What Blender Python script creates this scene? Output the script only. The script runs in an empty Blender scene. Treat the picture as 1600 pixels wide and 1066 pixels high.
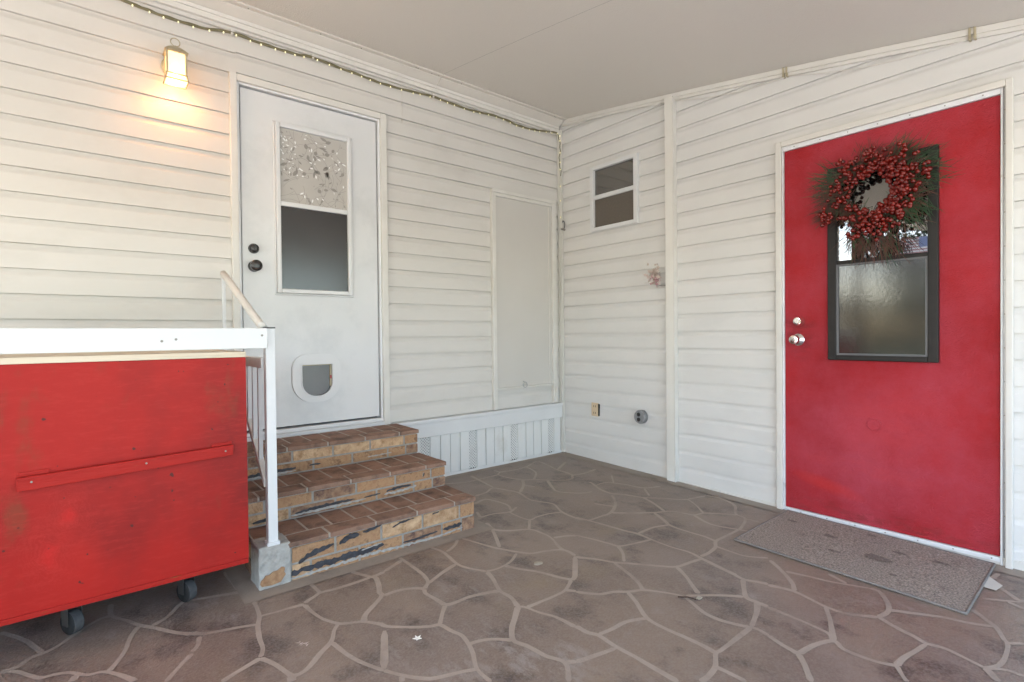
import bpy, bmesh, math, random
from mathutils import Vector, Matrix, noise, geometry
random.seed(7)
R = math.radians
C = bpy.context.scene.collection
SC = bpy.context.scene

# ---------------------------------------------------------------- camera, sky, sun, exposure
cd = bpy.data.cameras.new('camera'); cam = bpy.data.objects.new('camera', cd); C.objects.link(cam)
cd.sensor_width = 36; cd.lens = 822.15 / 1600 * 36; cd.clip_start = .05; cd.clip_end = 500
RX = Vector((0.7729825, -0.63434488, -0.01022849)); UP = Vector((0.0153447, 0.00257577, 0.99987895)); FW = Vector((0.63424175, 0.77304588, -0.01172485))
cam.matrix_world = Matrix(((RX.x, UP.x, -FW.x, -3.16910), (RX.y, UP.y, -FW.y, -3.19874), (RX.z, UP.z, -FW.z, 1.0), (0, 0, 0, 1)))
SC.camera = cam
W = bpy.data.worlds.new('World'); SC.world = W; W.use_nodes = True
wn = W.node_tree; bg = wn.nodes['Background']; sk = wn.nodes.new('ShaderNodeTexSky'); sk.sky_type = 'NISHITA'
SUN_EL, SUN_AZ = R(42), R(-68)           # azimuth clockwise from +Y: behind the home, to the left
sk.sun_disc = False; sk.sun_elevation = SUN_EL; sk.sun_rotation = SUN_AZ; sk.air_density = 1.0; sk.dust_density = 1.0; sk.ozone_density = 1.0
wn.links.new(sk.outputs[0], bg.inputs[0]); bg.inputs[1].default_value = 0.15
sd = bpy.data.lights.new('sun', 'SUN'); sd.energy = 5.0; sd.angle = R(.5); sd.color = (1, .95, .89)
so = bpy.data.objects.new('sun', sd); C.objects.link(so)
sdir = Vector((math.sin(SUN_AZ) * math.cos(SUN_EL), math.cos(SUN_AZ) * math.cos(SUN_EL), math.sin(SUN_EL)))
so.rotation_euler = sdir.to_track_quat('Z', 'Y').to_euler(); so.location = (-6, 3, 12)
SC.view_settings.view_transform = 'Standard'; SC.view_settings.look = 'None'; SC.view_settings.gamma = 1
SC.view_settings.exposure = EXPOSURE = 2.82

# ---------------------------------------------------------------- materials
def mat(name, col, rough=.5, col2=None, scale=6, amt=.5, bump=0, bscale=40, metallic=0, spec=.5, stretch=None, coat=0, det=6, dirt_or_haze=None, dscale=2.5, dlo=.55, dhi=.75, alpha=None, emit=None, estr=0, island=0):
    m = bpy.data.materials.new(name); m.use_nodes = True; t = m.node_tree; n = t.nodes; l = t.links
    p = n['Principled BSDF']; p.inputs['Roughness'].default_value = rough; p.inputs['Metallic'].default_value = metallic
    p.inputs['Specular IOR Level'].default_value = spec; p.inputs['Coat Weight'].default_value = coat
    g = n.new('ShaderNodeNewGeometry'); vec = g.outputs['Position']
    if stretch:
        mp = n.new('ShaderNodeMapping'); mp.inputs['Scale'].default_value = stretch; l.new(vec, mp.inputs[0]); vec = mp.outputs[0]
    nz = n.new('ShaderNodeTexNoise'); nz.inputs['Scale'].default_value = scale; nz.inputs['Detail'].default_value = det; l.new(vec, nz.inputs['Vector'])
    rp = n.new('ShaderNodeValToRGB'); rp.color_ramp.elements[0].position = .5 - amt * .5; rp.color_ramp.elements[1].position = .5 + amt * .5
    rp.color_ramp.elements[0].color = (*col, 1); rp.color_ramp.elements[1].color = (*(col2 or [min(1, c * 1.12) for c in col]), 1)
    l.new(nz.outputs['Fac'], rp.inputs[0]); out = rp.outputs[0]
    if dirt_or_haze:
        d = n.new('ShaderNodeTexNoise'); d.inputs['Scale'].default_value = dscale; d.inputs['Detail'].default_value = 8; d.inputs['Roughness'].default_value = .65; l.new(vec, d.inputs['Vector'])
        mr = n.new('ShaderNodeMapRange'); mr.inputs['From Min'].default_value = dlo; mr.inputs['From Max'].default_value = dhi; l.new(d.outputs['Fac'], mr.inputs[0])
        mx = n.new('ShaderNodeMix'); mx.data_type = 'RGBA'; l.new(mr.outputs[0], mx.inputs['Factor']); l.new(out, mx.inputs[6]); mx.inputs[7].default_value = (*dirt_or_haze, 1); out = mx.outputs[2]
    if island:
        hs = n.new('ShaderNodeHueSaturation'); mr = n.new('ShaderNodeMapRange'); mr.inputs['To Min'].default_value = 1 - island; mr.inputs['To Max'].default_value = 1 + island
        l.new(g.outputs['Random Per Island'], mr.inputs[0]); l.new(mr.outputs[0], hs.inputs['Value']); l.new(out, hs.inputs['Color']); out = hs.outputs[0]
    l.new(out, p.inputs['Base Color'])
    if bump:
        b2 = n.new('ShaderNodeTexNoise'); b2.inputs['Scale'].default_value = bscale; b2.inputs['Detail'].default_value = 4; l.new(vec, b2.inputs['Vector'])
        bp = n.new('ShaderNodeBump'); bp.inputs['Strength'].default_value = bump; bp.inputs['Distance'].default_value = .01; l.new(b2.outputs['Fac'], bp.inputs['Height']); l.new(bp.outputs[0], p.inputs['Normal'])
    if emit:
        p.inputs['Emission Color'].default_value = (*emit, 1); p.inputs['Emission Strength'].default_value = estr
    return m
def nodes(m): return m.node_tree.nodes, m.node_tree.links, m.node_tree.nodes['Principled BSDF']
def add_base(m, fn):
    """fn(nodes, links, color_socket) -> new colour socket, inserted before Base Color"""
    n, l, p = nodes(m); s = p.inputs['Base Color'].links[0].from_socket; l.new(fn(n, l, s), p.inputs['Base Color'])
def mixc(n, l, fac, a, b):
    x = n.new('ShaderNodeMix'); x.data_type = 'RGBA'; l.new(fac, x.inputs['Factor']) if hasattr(fac, 'links') else setattr(x.inputs['Factor'], 'default_value', fac)
    for i, v in ((6, a), (7, b)):
        if hasattr(v, 'links'): l.new(v, x.inputs[i])
        else: x.inputs[i].default_value = (*v, 1)
    return x.outputs[2]
def math_(n, l, op, a, b=None, clamp=False):
    x = n.new('ShaderNodeMath'); x.operation = op; x.use_clamp = clamp
    for i, v in enumerate((a, b)):
        if v is None: continue
        if hasattr(v, 'links'): l.new(v, x.inputs[i])
        else: x.inputs[i].default_value = v
    return x.outputs[0]
def nz_(n, l, scale, det=4, rough=.5, stretch=None):
    g = n.new('ShaderNodeNewGeometry'); v = g.outputs['Position']
    if stretch:
        mp = n.new('ShaderNodeMapping'); mp.inputs['Scale'].default_value = stretch; l.new(v, mp.inputs[0]); v = mp.outputs[0]
    x = n.new('ShaderNodeTexNoise'); x.inputs['Scale'].default_value = scale; x.inputs['Detail'].default_value = det; x.inputs['Roughness'].default_value = rough; l.new(v, x.inputs['Vector'])
    return x.outputs['Fac']
def ramp_(n, l, f, lo, hi):
    x = n.new('ShaderNodeMapRange'); x.interpolation_type = 'SMOOTHSTEP'; x.inputs['From Min'].default_value = lo; x.inputs['From Max'].default_value = hi; l.new(f, x.inputs[0]); return x.outputs[0]

M = {}
M['siding'] = mat('siding vinyl', (.615, .585, .54), .45, (.655, .625, .58), 1.6, .7, 0, 70, stretch=(1, 1, 2), dirt_or_haze=(.56, .53, .485), dscale=2.2, dlo=.5, dhi=.85)
M['siding_r'] = mat('siding vinyl clean', (.66, .64, .605), .45, (.70, .68, .65), 1.6, .7, 0, 70, stretch=(1, 1, 2), dirt_or_haze=(.61, .595, .565), dscale=2.2, dlo=.5, dhi=.85)
M['trim'] = mat('cream trim', (.64, .61, .555), .45, (.72, .69, .635), 9, .6, .08, 80)
M['ceiling'] = mat('ceiling panel paint', (.66, .62, .56), .55, (.685, .645, .585), 1.2, .8, .3, 170, spec=.35)
M['flange'] = mat('flange paint', (.60, .565, .505), .5, (.64, .60, .54), 5, .7)
M['white'] = mat('white paint', (.66, .655, .645), .4, (.71, .705, .695), 5, .6, .05, 60)
M['door_white'] = mat('white door paint', (.66, .655, .645), .38, (.70, .695, .685), 3, .6, .06, 120, dirt_or_haze=(.54, .545, .54), dscale=2.6, dlo=.5, dhi=.8)
M['skirt'] = mat('skirting vinyl', (.70, .69, .66), .4, (.76, .75, .72), 4, .6, dirt_or_haze=(.60, .57, .52), dscale=4)
M['black'] = mat('black plastic', (.02, .018, .017), .35, (.035, .03, .028), 20, .6)
M['bframe'] = mat('bronze window frame', (.014, .012, .011), .5, (.022, .019, .017), 30, .7, spec=.3)
M['dark'] = mat('dark gap', (.02, .018, .015), .8)  # near-black colour standing in for the shade inside gaps and openings
M['grey_metal'] = mat('grey metal', (.35, .35, .35), .4, (.45, .45, .45), 20, .6, metallic=.7)
M['alum'] = mat('white aluminium', (.70, .70, .70), .35, (.78, .78, .78), 15, .6, dirt_or_haze=(.5, .48, .44), dscale=14, dlo=.6, dhi=.75)
M['chrome'] = mat('polished nickel', (.75, .73, .70), .1, (.8, .78, .75), 20, .5, metallic=1)
M['screw'] = mat('screw steel', (.25, .23, .2), .4, metallic=.6)
M['knob_black'] = mat('oil rubbed bronze', (.018, .016, .016), .25, (.03, .026, .024), 20, .6, spec=.6)
M['red_door'] = mat('red pebbled door paint', (.29, .005, .010), .5, (.44, .012, .017), 2.6, .6, .6, 170, spec=.35, dirt_or_haze=(.44, .045, .07), dscale=1.5, dlo=.42, dhi=.68)  # pink noise patches put the reflected haze into the paint colour
M['red_dark'] = mat('red knob cover', (.33, .010, .016), .5)
M['rubber'] = mat('grey rubber tyre', (.014, .014, .014), .6, (.025, .025, .025), 60, .5, spec=.3)
M['tread_rubber'] = mat('worn tread rubber', (.05, .05, .05), .7, (.09, .09, .09), 60, .5, spec=.3)
M['castor'] = mat('castor bracket zinc', (.12, .115, .11), .4, metallic=.8)
M['wood_pale'] = mat('pale bare plywood', (.60, .50, .36), .6, (.70, .60, .46), 6, .6, .1, 40, stretch=(.6, 4, 8), dirt_or_haze=(.45, .36, .25), dscale=8, dlo=.55, dhi=.8)
M['brick_buff'] = mat('buff brick', (.40, .235, .125), .85, (.60, .41, .245), 26, .4, .8, 90, dirt_or_haze=(.30, .17, .08), dscale=24, dlo=.5, dhi=.66, island=.1)
M['brick_gold'] = mat('golden brown brick', (.33, .175, .09), .85, (.50, .31, .165), 26, .4, .8, 90, dirt_or_haze=(.22, .115, .06), dscale=26, dlo=.48, dhi=.64, island=.1)
M['brick_brown'] = mat('mottled brown brick', (.20, .10, .06), .85, (.40, .25, .15), 30, .4, .8, 90, dirt_or_haze=(.11, .06, .05), dscale=20, dlo=.5, dhi=.65, island=.1)
M['paver'] = mat('red clay paver', (.215, .115, .075), .8, (.32, .19, .13), 9, .6, .6, 120, dirt_or_haze=(.12, .072, .05), dscale=12, dlo=.48, dhi=.68, island=.13)
M['mortar'] = mat('grey mortar', (.25, .23, .20), .9, (.36, .34, .30), 40, .6, .6, 90)
M['mortar_tread'] = mat('brown tread mortar', (.33, .28, .23), .9, (.42, .36, .30), 30, .6, .5, 90)
M['tar'] = mat('black tar smear', (.018, .018, .022), .55, (.05, .05, .06), 40, .5, .7, 60)
M['lime'] = mat('white lime crust', (.30, .285, .255), .9, (.46, .44, .41), 60, .5, .9, 90)
M['concrete'] = mat('rough concrete', (.31, .295, .265), .9, (.43, .415, .38), 30, .6, .9, 50, dirt_or_haze=(.20, .19, .175), dscale=14)
M['rust_patch'] = mat('rusty brick patch', (.24, .12, .06), .9, (.42, .26, .14), 45, .5, .7, 70)
M['joint'] = mat('floor joint paint', (.35, .28, .222), .6, (.42, .345, .282), 14, .7, .2, 90, dirt_or_haze=(.27, .215, .175), dscale=5, dlo=.5, dhi=.75)
M['border'] = mat('floor border paint', (.29, .235, .185), .65, (.35, .29, .235), 6, .6, .2, 90, dirt_or_haze=(.21, .17, .135), dscale=6, dlo=.5, dhi=.75)
M['olive_cord'] = mat('olive cord', (.13, .115, .06), .5, (.19, .17, .095), 30, .5)
M['bulb'] = mat('tiny clear bulb', (.85, .8, .62), .15, (.95, .9, .7), 5, .5, emit=(1, .85, .4), estr=.14)
M['cream_plastic'] = mat('cream plastic', (.60, .46, .29), .4, (.68, .53, .35), 9, .6)
M['needle'] = mat('green pine needle', (.010, .032, .012), .6, (.04, .095, .035), 30, .5)
M['needle_brown'] = mat('brown twig', (.06, .022, .015), .7, (.13, .05, .035), 30, .5)
M['berry'] = mat('red berry', (.055, .002, .002), .24, (.24, .014, .007), 60, .5, spec=.5)
M['vine'] = mat('grapevine', (.05, .028, .018), .8, (.10, .055, .035), 40, .6)
M['petal'] = mat('dried petals', (.55, .44, .38), .8, (.70, .60, .54), 40, .5)
M['petal_pink'] = mat('faded pink petals', (.45, .22, .23), .8, (.6, .36, .36), 40, .5)
M['lantern'] = mat('cream lantern metal', (.36, .30, .19), .45, (.44, .38, .25), 20, .5)
M['lit_glass'] = mat('lit frosted glass', (.7, .6, .45), .4, emit=(1.0, .74, .36), estr=.18)
M['lit_glass'].node_tree.nodes['Principled BSDF'].inputs['Alpha'].default_value = .65
M['asphalt'] = mat('driveway concrete', (.50, .485, .46), .85, (.58, .565, .535), 3, .7, .3, 40)
M['grass'] = mat('lawn', (.05, .085, .025), .9, (.10, .13, .045), 2, .6, .5, 40)
M['leafg'] = mat('foliage', (.02, .035, .012), .7, (.05, .075, .028), 3, .6)
M['bark'] = mat('bark', (.10, .075, .055), .9, (.17, .13, .10), 20, .6, .8, 30)
M['post_wood'] = mat('brown post paint', (.20, .15, .11), .6, (.27, .21, .16), 10, .6, .3, 40, stretch=(1, 1, .2))
M['roof_metal'] = mat('white roof metal', (.7, .7, .68), .4)
M['flag_red'] = mat('flag red', (.45, .22, .23), .7); M['flag_white'] = mat('flag white', (.8, .8, .8), .7); M['flag_blue'] = mat('flag blue', (.22, .26, .42), .7)
M['paper'] = mat('paper scrap', (.55, .53, .47), .8)
M['star'] = mat('white star bloom', (.85, .82, .74), .6)
M['dry'] = mat('dry leaf', (.35, .30, .22), .8, (.5, .46, .38), 40, .5)

# flagstone paint: brown-grey stones, mauve and ochre clouds, dark sponge blotches, pale scuffs
M['stone'] = mat('painted flagstone', (.215, .152, .110), .40, (.295, .220, .166), 2.0, .7, .22, 130, spec=.4)
def stone_fn(n, l, s):
    a = ramp_(n, l, nz_(n, l, 1.1, 3), .45, .68); s = mixc(n, l, math_(n, l, 'MULTIPLY', a, .4), s, (.235, .19, .175))
    a = ramp_(n, l, nz_(n, l, 3.1, 3, stretch=(1, 1.3, 1)), .56, .72); s = mixc(n, l, math_(n, l, 'MULTIPLY', a, .5), s, (.26, .19, .115))
    a = ramp_(n, l, nz_(n, l, 2.6, 4, .55), .40, .60); s = mixc(n, l, math_(n, l, 'MULTIPLY', a, .4), s, (.14, .10, .08))
    a = ramp_(n, l, nz_(n, l, 4.6, 5, .6, stretch=(1.15, .9, 1)), .50, .68); s = mixc(n, l, math_(n, l, 'MULTIPLY', a, .85), s, (.085, .060, .050))
    a = ramp_(n, l, nz_(n, l, 9, 8, .75), .55, .75); s = mixc(n, l, math_(n, l, 'MULTIPLY', a, .4), s, (.32, .275, .25))
    a = ramp_(n, l, nz_(n, l, 28, 8, .8), .5, .72); s = mixc(n, l, math_(n, l, 'MULTIPLY', a, .4), s, (.34, .28, .235))
    a = ramp_(n, l, nz_(n, l, 1.3, 4, .6), .52, .66); b = ramp_(n, l, nz_(n, l, 17, 8, .8, stretch=(1, .5, 1)), .48, .62); s = mixc(n, l, math_(n, l, 'MULTIPLY', math_(n, l, 'MULTIPLY', a, b), .5), s, (.40, .36, .33))
    a = ramp_(n, l, nz_(n, l, 120, 2, .5), .40, .62); s = mixc(n, l, math_(n, l, 'MULTIPLY', a, .35), s, (.29, .235, .20))
    return s
add_base(M['stone'], stone_fn)

# red plywood: rotary-cut grain with knots
KN = [(-3.205, .43, 1.15), (-3.255, .325, 1.2), (-3.40, .50, 1.0)]
M['red_ply'] = mat('red stained plywood', (.31, .009, .006), .5, (.43, .016, .010), 2.6, .7, .10, 30, stretch=(1, 1, .55), spec=.22)
def ply_fn(n, l, s):
    g = n.new('ShaderNodeNewGeometry'); sp = n.new('ShaderNodeSeparateXYZ'); l.new(g.outputs['Position'], sp.inputs[0])
    wob = math_(n, l, 'MULTIPLY', math_(n, l, 'SUBTRACT', nz_(n, l, 9, 6, .7), .5), .13)
    rings = None; red = None
    for kx, kz, w in KN:
        dx = math_(n, l, 'SUBTRACT', sp.outputs[0], kx); dz = math_(n, l, 'MULTIPLY', math_(n, l, 'SUBTRACT', sp.outputs[2], kz), .62)
        d = math_(n, l, 'ADD', math_(n, l, 'SQRT', math_(n, l, 'ADD', math_(n, l, 'MULTIPLY', dx, dx), math_(n, l, 'MULTIPLY', dz, dz))), wob)
        rr = math_(n, l, 'MULTIPLY', math_(n, l, 'SINE', math_(n, l, 'MULTIPLY', d, 620)), math_(n, l, 'SUBTRACT', 1, math_(n, l, 'DIVIDE', d, .085 * w), True))
        rings = rr if rings is None else math_(n, l, 'MAXIMUM', rings, rr)
        c = math_(n, l, 'SUBTRACT', 1, math_(n, l, 'DIVIDE', d, .022 * w), True); red = c if red is None else math_(n, l, 'MAXIMUM', red, c)
    s = mixc(n, l, math_(n, l, 'MULTIPLY', ramp_(n, l, nz_(n, l, 1.7, 5, .6, (1, 1, .8)), .45, .70), .75), s, (.17, .011, .009))
    s = mixc(n, l, math_(n, l, 'MULTIPLY', ramp_(n, l, nz_(n, l, 5.5, 6, .6, (1.3, 1, .6)), .57, .73), .6), s, (.18, .05, .02))
    s = mixc(n, l, math_(n, l, 'MULTIPLY', ramp_(n, l, nz_(n, l, 38, 4, .7, (.5, 1, 2.4)), .45, .75), .3), s, (.48, .035, .024))
    s = mixc(n, l, math_(n, l, 'MULTIPLY', rings, .28, True), s, (.52, .045, .035))
    s = mixc(n, l, math_(n, l, 'MULTIPLY', red, .5, True), s, (.55, .015, .012))
    s = mixc(n, l, ramp_(n, l, nz_(n, l, 46, 1, .3), .76, .80), s, (.10, .02, .015))
    return s
add_base(M['red_ply'], ply_fn)
M['red_batten'] = mat('red painted batten', (.31, .010, .007), .5, (.40, .018, .011), 6, .6, .15, 50, stretch=(.5, 1, 3), spec=.2, dirt_or_haze=(.24, .06, .02), dscale=30, dlo=.62, dhi=.75)
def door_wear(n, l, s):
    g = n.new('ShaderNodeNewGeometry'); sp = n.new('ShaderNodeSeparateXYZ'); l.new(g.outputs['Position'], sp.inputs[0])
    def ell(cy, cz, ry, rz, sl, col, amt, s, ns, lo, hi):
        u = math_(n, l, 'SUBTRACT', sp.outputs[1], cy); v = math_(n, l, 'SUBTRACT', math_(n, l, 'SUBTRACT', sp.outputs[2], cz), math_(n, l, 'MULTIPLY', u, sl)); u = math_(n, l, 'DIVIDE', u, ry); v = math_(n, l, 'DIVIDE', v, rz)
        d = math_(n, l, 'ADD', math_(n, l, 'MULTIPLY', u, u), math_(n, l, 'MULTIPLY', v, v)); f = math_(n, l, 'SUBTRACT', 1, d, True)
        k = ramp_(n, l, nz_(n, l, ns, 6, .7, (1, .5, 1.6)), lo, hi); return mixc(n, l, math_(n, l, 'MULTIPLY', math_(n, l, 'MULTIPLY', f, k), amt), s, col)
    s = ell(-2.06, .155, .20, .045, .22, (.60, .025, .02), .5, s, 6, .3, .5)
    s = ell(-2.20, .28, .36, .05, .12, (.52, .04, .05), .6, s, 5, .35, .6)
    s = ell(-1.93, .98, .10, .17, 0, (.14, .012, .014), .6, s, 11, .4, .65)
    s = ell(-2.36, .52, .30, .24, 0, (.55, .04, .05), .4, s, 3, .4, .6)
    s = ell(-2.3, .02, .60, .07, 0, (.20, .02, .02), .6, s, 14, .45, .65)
    return s
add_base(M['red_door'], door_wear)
# glass
def glass(name, col, rough=.03, bump=0, bscale=60, spec=1.0):
    m = mat(name, col, rough, [c * 1.25 for c in col], 4, .7, bump, bscale, spec=.5)
    m.node_tree.nodes['Principled BSDF'].inputs['IOR'].default_value = 1.5 + spec; return m
M['glass_mirror'] = glass('clear dark pane', (.012, .011, .010), .015, spec=.75)
M['glass_pebble'] = glass('pebbled pane', (.014, .013, .012), .10, .018, 60, .25)
M['glass_dim'] = glass('dim pane', (.028, .025, .023), .2, .04, 120, .15)
M['glass_small'] = glass('small window pane', (.05, .042, .032), .05, 0, 1, .8)
M['glass_small_low'] = mat('screened pane', (.10, .082, .065), .5, (.12, .10, .08), 60, .6)
M['flap'] = mat('tinted flap', (.05, .053, .06), .2, (.075, .08, .088), 4, .6, .1, 60, spec=.6)
# leaf-pattern privacy film (scrolls and leaves as lines in the film)
M['film'] = mat('patterned privacy film', (.45, .42, .38), .4, (.51, .48, .44), 6, .6, spec=.6)
M['film_line'] = mat('film scroll lines', (.27, .245, .22), .35, (.33, .305, .28), 30, .5)
M['film_glint'] = mat('film glints', (.85, .85, .83), .12, spec=1)  # pale leaf flecks, the film's glints painted in as colour
# mat
M['mat_pile'] = mat('beige looped mat', (.20, .16, .13), .95, (.46, .385, .32), 140, .3, 1.0, 160, dirt_or_haze=(.07, .05, .045), dscale=5, dlo=.6, dhi=.8)
M['mat_edge'] = mat('mat edging', (.17, .15, .135), .8, (.24, .215, .19), 60, .5)

# ---------------------------------------------------------------- mesh helper
class MB:
    def __init__(s): s.v = []; s.f = []; s.m = []
    def face(s, pts, m=0):
        b = len(s.v); s.v += [tuple(p) for p in pts]; s.f.append(tuple(range(b, b + len(pts)))); s.m.append(m)
    def box(s, x0, x1, y0, y1, z0, z1, m=0):
        if x0 > x1: x0, x1 = x1, x0
        if y0 > y1: y0, y1 = y1, y0
        if z0 > z1: z0, z1 = z1, z0
        b = len(s.v); s.v += [(x, y, z) for z in (z0, z1) for y in (y0, y1) for x in (x0, x1)]
        for q in ((0, 2, 3, 1), (4, 5, 7, 6), (0, 1, 5, 4), (2, 6, 7, 3), (0, 4, 6, 2), (1, 3, 7, 5)): s.f.append(tuple(b + i for i in q)); s.m.append(m)
        return s
    def tube(s, pts, r, n=8, m=0, cap=True, closed=False):
        pts = [Vector(p) for p in pts]; rs = r if isinstance(r, (list, tuple)) else [r] * len(pts); b = len(s.v); N = len(pts); prev = None
        for i, p in enumerate(pts):
            if closed: t = pts[(i + 1) % N] - pts[i - 1]
            else: t = pts[min(i + 1, N - 1)] - pts[max(i - 1, 0)]
            t.normalize()
            a = prev if prev else (Vector((0, 0, 1)) if abs(t.z) < .9 else Vector((1, 0, 0)))
            a = (a - t * a.dot(t)).normalized(); prev = a; c = t.cross(a)
            for k in range(n):
                w = 2 * math.pi * k / n; s.v.append(tuple(p + (a * math.cos(w) + c * math.sin(w)) * rs[i]))
        for i in range(N if closed else N - 1):
            j = (i + 1) % N
            for k in range(n): s.f.append((b + i * n + k, b + i * n + (k + 1) % n, b + j * n + (k + 1) % n, b + j * n + k)); s.m.append(m)
        if cap and not closed:
            s.f.append(tuple(b + k for k in range(n))[::-1]); s.m.append(m); s.f.append(tuple(b + (N - 1) * n + k for k in range(n))); s.m.append(m)
        return s
    def lathe(s, o, ax, prof, n=20, m=0):
        """prof: (distance along ax, radius)"""
        o = Vector(o); ax = Vector(ax).normalized(); a = ax.orthogonal().normalized(); c = ax.cross(a); b = len(s.v)
        for d, r in prof:
            for k in range(n):
                w = 2 * math.pi * k / n; s.v.append(tuple(o + ax * d + (a * math.cos(w) + c * math.sin(w)) * r))
        for i in range(len(prof) - 1):
            for k in range(n): s.f.append((b + i * n + k, b + i * n + (k + 1) % n, b + (i + 1) * n + (k + 1) % n, b + (i + 1) * n + k)); s.m.append(m)
        s.f.append(tuple(b + k for k in range(n))[::-1]); s.m.append(m); e = b + (len(prof) - 1) * n; s.f.append(tuple(e + k for k in range(n))); s.m.append(m)
        return s
    def prism(s, out, d, m=0):
        """out: list of 3-D points (planar), extruded by vector d"""
        out = [Vector(p) for p in out]; d = Vector(d); b = len(s.v); N = len(out)
        s.v += [tuple(p) for p in out] + [tuple(p + d) for p in out]
        s.f.append(tuple(b + i for i in range(N))); s.m.append(m); s.f.append(tuple(b + N + i for i in range(N))[::-1]); s.m.append(m)
        for i in range(N): j = (i + 1) % N; s.f.append((b + i, b + N + i, b + N + j, b + j)); s.m.append(m)
        return s
    def ball(s, o, r, m=0, seg=8, rings=5, sq=(1, 1, 1)):
        o = Vector(o); b = len(s.v); s.v.append(tuple(o + Vector((0, 0, r * sq[2]))))
        for i in range(1, rings):
            ph = math.pi * i / rings
            for k in range(seg):
                w = 2 * math.pi * k / seg; s.v.append((o.x + r * sq[0] * math.sin(ph) * math.cos(w), o.y + r * sq[1] * math.sin(ph) * math.sin(w), o.z + r * sq[2] * math.cos(ph)))
        s.v.append(tuple(o - Vector((0, 0, r * sq[2])))); e = len(s.v) - 1
        for k in range(seg): s.f.append((b, b + 1 + k, b + 1 + (k + 1) % seg)); s.m.append(m); q = b + 1 + (rings - 2) * seg; s.f.append((e, q + (k + 1) % seg, q + k)); s.m.append(m)
        for i in range(rings - 2):
            for k in range(seg): q = b + 1 + i * seg; s.f.append((q + k, q + seg + k, q + seg + (k + 1) % seg, q + (k + 1) % seg)); s.m.append(m)
        return s
    def build(s, name, mats, parent=None, smooth=False, bevel=0, fixn=True):
        if not isinstance(mats, (list, tuple)): mats = [mats]
        lo = [min(v[i] for v in s.v) for i in range(3)]; hi = [max(v[i] for v in s.v) for i in range(3)]
        o = Vector([(a + b) / 2 for a, b in zip(lo, hi)])
        me = bpy.data.meshes.new(name); me.from_pydata([tuple(Vector(v) - o) for v in s.v], [], s.f)
        for mm in mats: me.materials.append(M[mm] if isinstance(mm, str) else mm)
        me.polygons.foreach_set('material_index', s.m)
        if fixn:
            bm = bmesh.new(); bm.from_mesh(me); bmesh.ops.recalc_face_normals(bm, faces=bm.faces); bm.to_mesh(me); bm.free()
        if smooth: me.polygons.foreach_set('use_smooth', [True] * len(me.polygons))
        ob = bpy.data.objects.new(name, me); C.objects.link(ob)
        WL[ob.name] = o
        if parent: ob.parent = parent; ob.location = o - WL[parent.name]
        else: ob.location = o
        if bevel:
            b = ob.modifiers.new('bevel', 'BEVEL'); b.width = bevel; b.segments = 2; b.limit_method = 'ANGLE'; b.angle_limit = R(40)
        if smooth and bevel: pass
        return ob
WL = {}
def tag(o, label, cat, group=None):
    o['label'] = label; o['category'] = cat
    if group: o['group'] = group
    return o
def thing(name, loc, label, cat, group=None):
    o = bpy.data.objects.new(name, None); C.objects.link(o); o.location = loc; o.empty_display_size = .1; WL[o.name] = Vector(loc); return tag(o, label, cat, group)
def structure(o): o['kind'] = 'structure'; return o
def stuff(o): o['kind'] = 'stuff'; return o
def autosmooth(o, a=40):
    me = o.data
    me.polygons.foreach_set('use_smooth', [True] * len(me.polygons)); bm = bmesh.new(); bm.from_mesh(me)
    bmesh.ops.remove_doubles(bm, verts=bm.verts, dist=1e-5)
    for e in bm.edges:
        if len(e.link_faces) == 2 and e.calc_face_angle(0) > R(a): e.smooth = False
    bm.to_mesh(me); bm.free(); return o
def smoothline(pts, sub=4):
    pts = [Vector(p) for p in pts]; out = []
    for i in range(len(pts) - 1):
        p0 = pts[max(i - 1, 0)]; p1 = pts[i]; p2 = pts[i + 1]; p3 = pts[min(i + 2, len(pts) - 1)]
        for k in range(sub):
            t = k / sub; out.append(.5 * ((2 * p1) + (p2 - p0) * t + (2 * p0 - 5 * p1 + 4 * p2 - p3) * t * t + (3 * p1 - p0 - 3 * p2 + p3) * t ** 3))
    out.append(pts[-1]); return out
def floor_z(y): return .019 * y if y > -6 else -.114
def ceil_z(y): a = -y; return 2.803 - .138 * a - .0088 * a * a
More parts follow.
